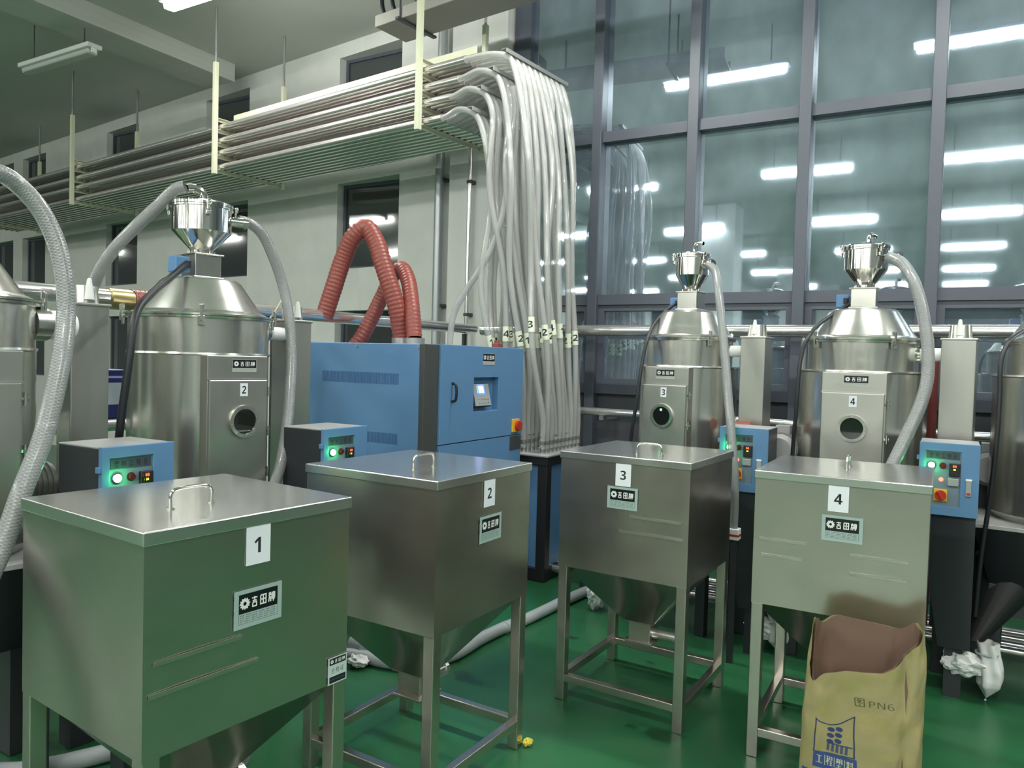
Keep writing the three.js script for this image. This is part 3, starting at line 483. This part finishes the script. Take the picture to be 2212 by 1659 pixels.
{
  const t = thing('wall_pipe', 'vertical grey conduit pipe on the white wall left of the hoses', 'pipe', [-3.49, 0, GZ], SKEW);
  mesh('tube', capRod([-0.80, 0.02, 0.09], [-0.80, 4.78, 0.09], 0.045, 20), M.dullpipe, t);
  for (const y of [0.9, 2.1, 3.3, 4.4]) mesh('pipe_bracket', [rbox(0.11, 0.03, 0.10, -0.80, y, 0.05)], M.charcoal, t);
  const u = thing('wall_pipe', 'thin chrome pipe upright behind the clear hoses', 'pipe', [-3.49, 0, GZ], SKEW);
  mesh('tube', capRod([-0.33, 0.02, 0.2], [-0.33, 3.6, 0.2], 0.02, 16), M.pipe, u);
  for (const y of [0.9, 2.0, 3.2]) mesh('pipe_bracket', rbox(0.05, 0.03, 0.08, -0.33, y, 0.18), M.charcoal, u);
}

// ---------------------------------------------------------------- overhead rack: frames, pipes, clear hoses, manifold
const DIRL = new THREE.Vector3(-0.9936, 0, -0.1132), DEEP = new THREE.Vector3(0.1132, 0, -0.9936);   // along the rack to the left, and towards the wall
const F0 = new THREE.Vector3(-3.61, 0, -4.7);
const onRack = (s, y, d) => F0.clone().addScaledVector(DIRL, s).addScaledVector(DEEP, d).setY(y).toArray();
const ARMS = [3.872, 3.763, 3.632, 3.514, 3.373];
for (const [i, s] of [0, 2.733, 5.78, 8.7].entries()) {
  const t = thing('hanging_pipe_support', ['cream hanging rack frame nearest the clear hoses', 'second cream hanging rack frame, above dryer 2', 'third cream hanging rack frame, at the far left', 'fourth hanging rack frame, beyond the left edge'][i], 'rack', onRack(s, 0, 0), SKEW);
  for (const d of [0, 0.79]) { mesh('post', rbox(0.042, 1.08, 0.042, 0, 3.88, -d, 0.003), M.cream, t); mesh('threaded_rod', cyl(0.012, 0.012, CEIL - 4.40, 0, (CEIL + 4.40) / 2, -d, 10), M.grey, t); }
  for (const y of ARMS) mesh('arm', [rbox(0.036, 0.006, 0.75, 0, y + 0.012, -0.395, 0.002), rbox(0.006, 0.03, 0.75, -0.015, y, -0.395, 0.002)], M.cream, t);
}
{
  const t = thing('rack_cover_strip', 'long cream cover strip along the top of the pipe rack', 'rail', onRack(0, 0, 0), SKEW);
  mesh('strip', [box(3.12, 0.055, 0.012, -1.16, 3.927, -0.20), box(3.12, 0.008, 0.10, -1.16, 3.893, -0.25)], M.cream, t);
}
const TIER = ['top', 'second', 'third', 'lowest'], PITCH = 0.072;
const pipeEnd = [-0.42, -0.36, -0.28, -0.20];                 // how far each tier runs past the first frame to the right
for (let k = 0; k < 4; k++) {
  const y = ARMS[k + 1] + 0.041;
  const g = capRod(onRack(pipeEnd[k], y, 0), onRack(9.3, y, 0), 0.029, 18);
  for (let j = 0; j < 10; j++) {
    const m = mesh('conveying_pipe', g, M.rackPipe); m.position.copy(DEEP.clone().multiplyScalar(0.06 + j * PITCH));
    tag(m, `stainless conveying pipe ${ORD[j]} from the front in the ${TIER[k]} tier of the overhead rack`, 'pipe', 'stainless pipes in the overhead rack');
  }
}
// manifold table the hoses come down to
const MX = [-2.56, -2.72, -2.88, -3.04], MZ = (j) => -4.90 - j * 0.066;
{
  const t = thing('manifold_table', 'black framed blue manifold table under the clear hoses', 'manifold', [0, 0, 0]);
  const xc = -2.80, zc = -5.19, w = 0.66, d = 0.74;
  mesh('top_plate', rbox(w, 0.014, d, xc, 0.913, zc), M.ledge, t);
  mesh('top_frame', rbox(w - 0.01, 0.06, d - 0.01, xc, 0.876, zc), M.black, t);
  for (const x of [xc - w / 2 + 0.045, xc + w / 2 - 0.045]) for (const z of [zc - d / 2 + 0.045, zc + d / 2 - 0.045]) mesh('post', rbox(0.075, 0.85, 0.075, x, 0.425, z), M.black, t);
  mesh('bottom_frame', rbox(w - 0.02, 0.09, d - 0.02, xc, 0.05, zc), M.black, t);
  mesh('side_panel', box(0.02, 0.75, d - 0.17, xc + w / 2 - 0.05, 0.47, zc), M.blue, t);
  mesh('front_panel', box(w - 0.17, 0.75, 0.02, xc, 0.47, zc + d / 2 - 0.05), M.blue, t);
  const fit = merge([cyl(0.021, 0.021, 0.13, 0, 0.065, 0, 14), cyl(0.028, 0.028, 0.02, 0, 0.085, 0, 14), cyl(0.026, 0.026, 0.012, 0, 0.006, 0, 6), rbox(0.014, 0.014, 0.05, 0.0, 0.045, 0.03)]);
  for (let k = 0; k < 4; k++) for (let j = 0; j < 10; j++) mesh('hose_fitting', fit, M.pipe, t).position.set(MX[k], 0.92, MZ(j));
}
const tagMats = [1, 2, 3, 4].map((n) => canvasMat(128, 128, (x, w, h) => { x.fillStyle = '#e6ebd6'; x.fillRect(0, 0, w, h); x.fillStyle = '#30343a'; x.font = 'bold 78px sans-serif'; x.textAlign = 'center'; for (const p of [0.25, 0.75]) x.fillText(String(n), w * p, 92); }));
const BEND = [[-2.80, 3.735], [-2.912, 3.632], [-3.014, 3.52], [-3.095, 3.385]];
for (let k = 0; k < 4; k++) {
  const y = ARMS[k + 1] + 0.041, bx = BEND[k][0], by = BEND[k][1];
  const sB = (F0.x - bx) / 0.9936;                            // rack distance of the bend bar (negative: to the right)
  const bar = thing('hose_guide_bar', `grey guide bar across the bend of the ${TIER[k]} tier of hoses`, 'bar', onRack(-sB * -1, 0, 0), SKEW);
  bar.position.set(...onRack(-(bx - F0.x) / 0.9936, 0, 0));
  mesh('bar', [rbox(0.05, 0.006, 0.80, 0.008, by + 0.034, -0.385, 0.002), rbox(0.006, 0.03, 0.80, 0.033, by + 0.022, -0.385, 0.002)], M.grey, bar);
  for (let j = 0; j < 10; j++) {
    const d = 0.06 + j * PITCH, s = (x) => -(x - F0.x) / 0.9936, e = pipeEnd[k];
    const mx = MX[k], mz = MZ(j), wob = () => (rnd() - 0.5) * 0.09;
    const A = onRack(e + 0.10, y, d), A2 = onRack(e - 0.03, y + 0.002, d), P1 = onRack(s(bx) + 0.16, by + 0.045 + (k ? 0.02 : 0.012), d), P2 = onRack(s(bx), by, d);
    const P3 = onRack(s(bx) - 0.07 - k * 0.003, by - 0.14, d), bot = [mx, 1.0, mz];
    const side = k === 0 ? 0.02 : 0.0;
    const q = (f, dx) => [P3[0] + (mx - P3[0]) * f + dx + wob(), P3[1] + (1.03 - P3[1]) * f, P3[2] + (mz - P3[2]) * f + wob()];
    const P4 = q(0.22, side * 0.9), P5 = q(0.50, side * 0.7), P6 = q(0.76, side * 0.3 - 0.0);
    const pts = [A, A2, P1, P2, P3, P4, P5, P6, [mx + (rnd() - 0.5) * 0.01, 1.15, mz], bot, [mx, 0.955, mz]];
    const h = mesh('clear_hose', hose(pts, 0.0225, 90, 12), M.hose);
    tag(h, `clear plastic hose ${ORD[j]} from the front in the row from the ${TIER[k]} rack tier`, 'hose', 'clear hoses from the rack to the manifold');
    const c = curve(pts), u = 0.735 + 0.03 * (rnd() - 0.5) + j * 0.002, p = c.getPointAt(u), q2 = c.getTangentAt(u);
    const sl = mesh('label_sleeve', new THREE.CylinderGeometry(0.0245, 0.0245, 0.11, 16, 1, true), tagMats[Math.floor(rnd() * 4)], h);
    sl.position.copy(p); sl.quaternion.setFromUnitVectors(new THREE.Vector3(0, -1, 0), q2); sl.rotateY(rnd() * 6.28);
    for (const v of [0.012, 0.988]) { const cp = c.getPointAt(v), ct = c.getTangentAt(v), cl = mesh('hose_clamp', new THREE.CylinderGeometry(0.0255, 0.0255, 0.012, 16), M.pipe, h); cl.position.copy(cp); cl.quaternion.setFromUnitVectors(new THREE.Vector3(0, 1, 0), ct); }
  }
}
// cable tray above the rack, with black cables and a dark junction box
{
  const t = thing('cable_tray', 'grey cable tray hung high above the pipe rack', 'tray', onRack(0, 0, 0), SKEW);
  mesh('channel', [box(2.4, 0.008, 0.36, 0.5, 4.352, -0.37), box(2.4, 0.09, 0.008, 0.5, 4.395, -0.19), box(2.4, 0.09, 0.008, 0.5, 4.395, -0.55), box(0.008, 0.08, 0.35, -0.696, 4.395, -0.37)], M.tray, t);
  for (const x of [-0.4, 1.2]) { mesh('hanger', [cyl(0.008, 0.008, 0.6, x, 4.65, -0.18, 8), cyl(0.008, 0.008, 0.6, x, 4.65, -0.56, 8), rbox(0.04, 0.02, 0.46, x, 4.338, -0.37)], M.charcoal, t); }
  const j = thing('junction_box', 'dark square junction box on the cable tray', 'box', onRack(0.22, 0, 0.37), SKEW);
  mesh('box', rbox(0.22, 0.3, 0.2, 0, 4.506, 0), M.charcoal, j);
}
for (const [i, s] of [0.62, 0.50].entries()) tag(mesh('black_cable', hose([onRack(s, 4.9, 0.24), onRack(s + 0.05, 4.7, 0.24), onRack(s + 0.05, 4.52, 0.24), onRack(s, 4.42, 0.26), onRack(s - 0.2, 4.38, 0.28)], 0.018, 40, 10), M.blackRubber), `${['left', 'right'][i]} black cable looping into the end of the cable tray`, 'cable');

// ---------------------------------------------------------------- conveying hoses and cables of the dryers
const hoseThing = (pts, r, label, m = M.braid) => tag(mesh('conveying_hose', hose(pts, r, 120, 18), m), label, 'hose');
hoseThing([[-2.6, 2.06, -1.05], [-2.55, 2.115, -1.164], [-2.55, 2.128, -1.24], [-2.55, 2.097, -1.3], [-2.53, 2.039, -1.346], [-2.5, 1.94, -1.381], [-2.47, 1.823, -1.394], [-2.45, 1.704, -1.388], [-2.4, 1.586, -1.35], [-2.36, 1.445, -1.301], [-2.33, 1.31, -1.249], [-2.3, 1.191, -1.185], [-2.28, 1.039, -1.121], [-2.26, 0.949, -1.071], [-2.25, 0.6, -0.95], [-2.25, 0.05, -0.9]], 0.028, 'thick braided clear hose sweeping down the left edge');
hoseThing([[-3.105, 2.36, -2.30], [-3.14, 2.345, -2.275], [-3.2, 2.263, -2.226], [-3.25, 2.154, -2.146], [-3.3, 2.046, -2.079], [-3.35, 1.95, -2.046], [-3.4, 1.835, -2.034], [-3.42, 1.7, -2.03], [-3.43, 1.2, -2.03]], 0.027, 'pale clear hose arching left from the top of the loader on dryer 2');
hoseThing([[-3.035, 2.24, -2.545], [-3.02, 2.236, -2.60], [-3.0, 2.195, -2.66], [-2.98, 2.085, -2.719], [-2.95, 1.937, -2.762], [-2.9, 1.772, -2.759], [-2.85, 1.586, -2.731], [-2.8, 1.428, -2.678], [-2.75, 1.253, -2.614], [-2.7, 1.066, -2.528], [-2.66, 0.972, -2.452], [-2.6, 0.75, -2.40], [-2.5, 0.5, -2.38]], 0.026, 'clear hose dropping on the right side of dryer 2');
hoseThing([[-1.317, 2.222, -4.65], [-1.26, 2.172, -4.6], [-1.209, 2.036, -4.5], [-1.154, 1.84, -4.4], [-1.102, 1.627, -4.3], [-1.058, 1.423, -4.22], [-1.016, 1.226, -4.15], [-0.987, 1.031, -4.12], [-0.979, 0.832, -4.12], [-0.981, 0.731, -4.12]], 0.024, 'clear hose hanging from the loader of dryer 3 past its control box');
hoseThing([[-0.321, 2.222, -4.65], [-0.261, 2.185, -4.6], [-0.198, 2.088, -4.5], [-0.16, 1.986, -4.45], [-0.126, 1.841, -4.4], [-0.105, 1.699, -4.35], [-0.102, 1.56, -4.3], [-0.122, 1.445, -4.25], [-0.16, 1.331, -4.2], [-0.216, 1.175, -4.12], [-0.276, 1.019, -4.05], [-0.34, 0.82, -4.0], [-0.38, 0.5, -3.98]], 0.030, 'clear hose curving down the right side of dryer 4');
hoseThing([[-2.80, 3.56, -4.74], [-2.81, 3.4, -4.78], [-2.837, 3.1, -4.78], [-2.849, 2.867, -4.78], [-2.892, 2.603, -4.78], [-3.011, 2.338, -4.78], [-3.188, 2.103, -4.78], [-3.288, 1.93, -4.78], [-3.316, 1.718, -4.78], [-3.32, 1.2, -4.78], [-3.32, 0.04, -4.80]], 0.024, 'single clear hose slanting left from the hose bundle behind the blue cabinet', M.hose);
const cable = (pts, r, label) => tag(mesh('sensor_cable', hose(pts, r, 80, 10), M.blackRubber), label, 'cable');
cable([[-3.05, 2.0, -2.275], [-2.95, 1.919, -2.123], [-2.85, 1.835, -1.966], [-2.78, 1.764, -1.859], [-2.74, 1.697, -1.81], [-2.72, 1.59, -1.785], [-2.72, 1.466, -1.769], [-2.74, 1.341, -1.765], [-2.78, 1.2, -1.777]], 0.015, 'black cable from the blue sensor box of dryer 2 down its left side');
cable([[-1.53, 1.988, -4.7], [-1.587, 1.926, -4.65], [-1.624, 1.833, -4.55], [-1.629, 1.715, -4.45], [-1.636, 1.558, -4.4], [-1.65, 1.361, -4.38], [-1.67, 1.218, -4.38], [-1.7, 1.0, -4.4]], 0.011, 'black cable draped left of the slim dryer, in front of the hose reflections');
cable([[-0.509, 1.975, -4.7], [-0.586, 1.908, -4.6], [-0.655, 1.833, -4.5], [-0.692, 1.752, -4.4], [-0.71, 1.637, -4.35], [-0.715, 1.487, -4.33], [-0.72, 1.336, -4.33], [-0.73, 1.182, -4.35], [-0.74, 0.9, -4.38]], 0.011, 'black cable running down between the upright heater box and the wider right dryer');
cable([[0.45, 1.98, -4.72], [0.368, 1.857, -4.7], [0.292, 1.808, -4.55], [0.235, 1.752, -4.42], [0.206, 1.66, -4.35], [0.206, 1.504, -4.33], [0.204, 1.326, -4.32], [0.196, 1.147, -4.32], [0.186, 0.987, -4.33], [0.163, 0.709, -4.35], [0.15, 0.4, -4.37]], 0.011, 'black cable hanging left of the last dryer at the right edge');
tag(mesh('sensor_cable', hose([[-3.0, 1.77, -2.72], [-2.98, 1.84, -2.76], [-3.0, 1.90, -2.81], [-3.05, 1.93, -2.86]], 0.005, 24, 8), M.cream), 'thin pale yellow wire curling up behind dryer 2', 'cable');

// ---------------------------------------------------------------- smaller machinery between the dryers
function blower(x, y, z, label) {
  const t = thing('blower_motor', label, 'motor', [x, y, z]);
  const ribs = []; for (let i = 0; i < 9; i++) ribs.push(cylZ(0.095, 0.006, 0, 0, -0.08 + i * 0.02, 28));
  mesh('body', [cylZ(0.086, 0.2, 0, 0, 0, 28), ...ribs], M.grey, t);
  mesh('end_cap', lathe([[0.001, 0], [0.07, 0], [0.09, 0.03], [0.09, 0.05]], 28).rotateX(-Math.PI / 2).translate(0, 0, 0.15), M.ledge, t);
  mesh('terminal_box', rbox(0.08, 0.05, 0.08, 0, 0.11, 0), M.ledge, t);
  mesh('stand', [box(0.1, y - 0.09, 0.12, 0, -(y - 0.09) / 2 - 0.085, 0)], M.slate, t);
}
blower(-0.83, 1.13, -4.62, 'ribbed grey blower motor behind the control box of dryer 3');
blower(0.2, 1.08, -4.95, 'ribbed grey blower motor behind the control box at the right edge');
blower(-3.16, 1.05, -1.72 + 0.1, 'ribbed grey blower motor between the left dryers');
tag(mesh('red_duct', [capRod([-1.12, 1.245, -4.5], [-1.0, 1.245, -4.52], 0.035, 20)], M.red), 'short red duct end above the control box of dryer 3', 'duct');
tag(mesh('red_duct', [capRod([-0.09, 0.0, -5.15], [-0.09, 1.66, -5.15], 0.026, 16)], M.darkRed), 'dark red upright pipe between dryer 4 and its heater box', 'pipe');
for (const [x, y, z, l] of [[-0.975, 0.70, -4.12, 'small white and red suction cap at the foot of the hose of dryer 3'], [-0.04, 0.47, -5.2, 'white box low behind storage bin 4']]) {
  const t = thing('white_cap', l, 'fitting', [x, 0, z]);
  mesh('body', [rbox(y > 0.5 ? 0.06 : 0.2, 0.06, 0.06, 0, y, 0)], M.white, t); mesh('stripe', box(y > 0.5 ? 0.062 : 0.202, 0.012, 0.062, 0, y - 0.005, 0), M.redKnob, t); mesh('post', box(0.03, y - 0.03, 0.03, 0, (y - 0.03) / 2, 0), M.slate, t);
}
{
  const m = canvasMat(128, 256, (x, w, h) => { x.fillStyle = '#1d2560'; x.fillRect(0, 0, w, h); x.fillStyle = '#9ba3d0'; x.fillRect(4, 30, 116, 12); x.fillStyle = '#aab4bd'; x.fillRect(0, 66, 118, 118); });
  tag(mesh('carton', rbox(0.3, 0.25, 0.24, -3.93, 1.363, -2.44, 0.004), m), 'blue and white carton on the pipe between heater box and dryer 2', 'carton');
}

// ---------------------------------------------------------------- floor things
tag(mesh('floor_hose', [hose([[-2.9, 0.035, -2.86], [-2.72, 0.035, -2.97], [-2.568, 0.035, -3.02], [-2.45, 0.035, -3.03], [-2.30, 0.035, -3.10], [-2.22, 0.035, -3.3], [-2.22, 0.035, -3.582], [-2.204, 0.035, -3.783], [-2.17, 0.035, -3.97], [-2.146, 0.035, -4.226], [-2.124, 0.035, -4.515], [-2.069, 0.035, -4.8], [-1.95, 0.035, -4.9]], 0.034, 120, 14), capRod([-2.20, 0.035, -3.80], [-2.199, 0.035, -3.81], 0.037)], M.floorHose), 'grey hose lying on the green floor behind storage bins 2 and 3', 'hose');
tag(mesh('floor_hose', hose([[-3.1, 0.035, -1.3], [-2.978, 0.035, -1.44], [-2.904, 0.035, -1.5], [-2.849, 0.035, -1.58], [-2.8, 0.035, -1.68], [-2.74, 0.035, -1.8], [-2.6, 0.035, -1.95], [-2.3, 0.035, -2.0]], 0.034, 80, 14), M.floorHose), 'grey hose on the floor under storage bin 1', 'hose');
function crumple(r, sx, sy, sz, sd) {
  const g = new THREE.IcosahedronGeometry(r, 4), p = g.attributes.position;
  for (let i = 0; i < p.count; i++) { const v = new THREE.Vector3().fromBufferAttribute(p, i), n = v.clone().normalize(), f = 1 + 0.45 * noise.noise(n.x * 2.2 + sd, n.y * 2.2, n.z * 2.2) + 0.25 * noise.noise(n.x * 5 + sd, n.y * 5, n.z * 5 + 4); p.setXYZ(i, v.x * f * sx, v.y * f * sy, v.z * f * sz); }
  g.computeVertexNormals(); g.computeBoundingBox(); return g.translate(0, -g.boundingBox.min.y, 0);
}
tag(mesh('paper_scrap', crumple(0.045, 1.2, 0.6, 1, 3).translate(-2.573, 0, -2.96), M.cloth), 'crumpled white scrap on the floor just right of storage bin 1', 'litter');
tag(mesh('paper_scrap', crumple(0.035, 1, 0.8, 1, 8).translate(-2.72, 0, -3.19), M.cloth), 'small white scrap behind the grey floor hose', 'litter');
tag(mesh('paper_scrap', crumple(0.018, 1, 0.7, 1.3, 5).translate(-1.462, 0, -2.745), std({ color: lin(0.6, 0.5, 0.05), roughness: 0.7 })), 'tiny yellow scrap at the foot of storage bin 2', 'litter');
tag(mesh('hose_end', [capRod([-2.70, 0.07, -3.07], [-2.60, 0.07, -3.05], 0.045, 20), rbox(0.06, 0.025, 0.06, -2.65, 0.0125, -3.06)], M.floorHose), 'round grey hose end beside the white floor scraps', 'hose');
// white filter socks tied under the chutes
function sock(x, z, top, label, sd, lobe) {
  const t = thing('filter_sock', label, 'cloth bag', [x, 0, z]);
  const n = 40, s = 28, pos = [], idx = [];
  for (let i = 0; i <= n; i++) { const v = i / n, r = v < 0.25 ? 0.045 : 0.045 + 0.018 * Math.sin((v - 0.25) * 4.2) - (v > 0.72 ? (v - 0.72) * 0.19 : 0);
    for (let j = 0; j <= s; j++) { const a = j / s * 2 * Math.PI, f = 1 + 0.16 * Math.sin(a * 5 + v * 3 + sd) + 0.12 * noise.noise(Math.cos(a) * 2 + sd, v * 5, Math.sin(a) * 2); pos.push(Math.cos(a) * r * f * (1 - 0.3 * v) + 0.02 * Math.sin(v * 3), top - v * (top - 0.004), Math.sin(a) * r * f); } }
  for (let i = 0; i < n; i++) for (let j = 0; j < s; j++) { const a = i * (s + 1) + j, b = a + s + 1; idx.push(a, a + 1, b, b, a + 1, b + 1); }
  const g = new THREE.BufferGeometry(); g.setAttribute('position', new THREE.Float32BufferAttribute(pos, 3)); g.setIndex(idx); g.computeVertexNormals();
  mesh('bag', g, M.cloth, t);
  mesh('tie', new THREE.TorusGeometry(0.046, 0.006, 8, 24).rotateX(Math.PI / 2).translate(0, top - 0.055, 0), M.greyKey, t);
  if (lobe) mesh('knot', [crumple(0.075, 1.2, 0.75, 0.8, sd + 1).translate(lobe[0], lobe[1], lobe[2])], M.cloth, t);
}
sock(0.205, -4.35, 0.29, 'white cloth filter sock knotted to one side at the lower right', 2, [-0.10, 0.10, 0.03]);
sock(-0.80, -4.43, 0.22, 'white cloth filter sock behind the left legs of storage bin 4', 6, [-0.07, 0.06, 0.0]);
tag(mesh('filter_sock', crumple(0.07, 0.8, 1.2, 0.8, 11).translate(-1.92, 0, -4.50), M.cloth), 'crumpled white bag on the floor behind storage bin 3', 'cloth bag');
tag(mesh('filter_sock', crumple(0.08, 1.2, 0.8, 1, 14).translate(-3.5, 0, -1.70), M.cloth), 'crumpled white bag on the floor at the left edge', 'cloth bag');
// yellow paper sack, open at the top
{
  const t = thing('paper_sack', 'open yellow paper sack with brown inside, in front of storage bin 4', 'sack', [-0.235, 0, -2.96], R(2));
  const print = canvasMat(1024, 1024, (x, w, h) => {
    x.fillStyle = '#958d66'; x.fillRect(0, 0, w, h);
    for (let i = 0; i < 900; i++) { const X = rnd() * w, Y = rnd() * h, f = fbm(X / 160, Y / 160, 3); x.fillStyle = f > 0.03 ? 'rgba(120,132,50,0.05)' : 'rgba(186,170,108,0.05)'; x.beginPath(); x.arc(X, Y, 14 + rnd() * 40, 0, 7); x.fill(); }
    // u 0 .. 0.5 is the front, left to right
    const F = (u) => w * 0.5 * (0.139 + 0.722 * u);
    x.save(); x.translate(F(0.42), h * 0.34); x.rotate(-0.12); glyph(x, 'tu', 0, 0, 34, 44, 4, 'rgba(60,66,40,.75)'); x.fillStyle = 'rgba(60,66,40,.75)'; x.font = '46px sans-serif'; x.fillText('PN6', 42, 42); x.restore();
    x.strokeStyle = '#2c3350'; x.lineWidth = 5; x.beginPath(); x.moveTo(F(0.10), h * 0.49); x.quadraticCurveTo(F(0.2), h * 0.53, F(0.33), h * 0.48); x.lineTo(F(0.44), h * 0.44); x.lineTo(F(0.46), h * 0.65); x.lineTo(F(0.1), h * 0.66); x.closePath(); x.stroke();
    x.fillStyle = '#2f3c6c'; for (let i = 0; i < 3; i++) for (let j = 0; j < 2; j++) { x.beginPath(); x.arc(F(0.24 + j * 0.07), h * (0.53 + i * 0.032 - j * 0.012), 12, 0, 7); x.fill(); }
    x.globalAlpha = 0.8; for (let i = 0; i < 5; i++) x.fillRect(F(0.215) + i * 15, h * 0.60, 9, 44); x.fillRect(F(0.215), h * 0.597, 84, 8); x.globalAlpha = 1;
    x.fillStyle = '#33477c'; x.fillRect(F(0.1), h * 0.655, F(0.48) - F(0.1), h * 0.085);
    ['gong', 'cheng', 'su', 'liao'].forEach((n, i) => { glyph(x, n, F(0.125) + i * 33, h * 0.67, 22, 50, 3.4, '#b4b690'); if (i) { x.fillStyle = '#b4b690'; x.fillRect(F(0.125) + i * 33 - 6, h * 0.67, 2.5, 52); } });
    x.fillStyle = '#33477c'; x.fillRect(F(0.0), h * 0.765, F(0.7) - F(0.0), h * 0.025);
  }, { roughness: 0.8, bumpMap: paperBump, bumpScale: 0.0015, side: THREE.DoubleSide });
  const inside = std({ color: lin(0.17, 0.105, 0.075), roughness: 0.85, side: THREE.DoubleSide });
  const wx = 0.195, wz = 0.075, n = 48, s = 96;
  const topY = (a) => { const c = Math.cos(a), f = Math.sin(a); // f=1 front, c=+1 right
    return f > 0 ? 0.63 + 0.055 * c + 0.03 * c * Math.abs(c) - 0.075 * f * (1 - c) * 0.9 + 0.008 * Math.sin(a * 7) : 0.69 + 0.02 * c + 0.012 * Math.sin(a * 6); };
  const ring = (a, v) => {                                     // flattened tube with gusset creases
    const c = Math.cos(a), f = Math.sin(a), p = 0.42, X = Math.sign(c) * Math.abs(c) ** p, Z = Math.sign(f) * Math.abs(f) ** p;
    const bulge = 1 + 0.10 * Math.sin(Math.PI * Math.min(1, v * 1.1)), crease = -0.011 * Math.exp(-(((c - 0.42) / 0.07) ** 2)) * (f > 0 ? 1 : 0);
    const wr = 0.007 * noise.noise(X * 3, v * 4, Z * 3 + 5) + 0.0025 * noise.noise(X * 8, v * 10, Z * 4);
    const taper = 1.02 - 0.05 * v - (v > 0.8 ? (v - 0.8) * 0.25 : 0);
    return [X * wx * taper + wr + 0.012 * v, 0, Z * wz * bulge * (1 + (v > 0.85 && f < 0 ? 0.0 : 0)) + wr * 1.5 + crease + 0.02 * v];
  };
  const arc = [0]; for (let j = 1; j <= s; j++) { const p = ring(Math.PI + (j - 1) / s * 2 * Math.PI, 0.5), q = ring(Math.PI + j / s * 2 * Math.PI, 0.5); arc.push(arc[j - 1] + Math.hypot(p[0] - q[0], p[2] - q[2])); }
  const half = arc[s / 2], U = (j) => j <= s / 2 ? 1 - 0.5 * arc[j] / half : 0.5 - 0.5 * (arc[j] - half) / (arc[s] - half);
  const build = (inset, rows, v0) => {
    const pos = [], uv = [], idx = [];
    for (let i = 0; i <= rows; i++) for (let j = 0; j <= s; j++) { const a = Math.PI + j / s * 2 * Math.PI, v = v0 + (1 - v0) * i / rows, q = ring(a, v), y = 0.004 + v * (topY(a) - 0.004), k = 1 - inset; pos.push(q[0] * k, y, q[2] * k); uv.push(U(j), y / 0.70); }
    for (let i = 0; i < rows; i++) for (let j = 0; j < s; j++) { const a = i * (s + 1) + j, b = a + s + 1; idx.push(a, b, a + 1, b, b + 1, a + 1); }
    const g = new THREE.BufferGeometry(); g.setAttribute('position', new THREE.Float32BufferAttribute(pos, 3)); g.setAttribute('uv', new THREE.Float32BufferAttribute(uv, 2)); g.setIndex(idx); g.computeVertexNormals(); return g;
  };
  mesh('outer_paper', build(0, n, 0), print, t);
  mesh('inner_lining', build(0.06, n, 0.35), inside, t).userData.label = 'brown paper lining';
}

renderer.render(scene, camera);
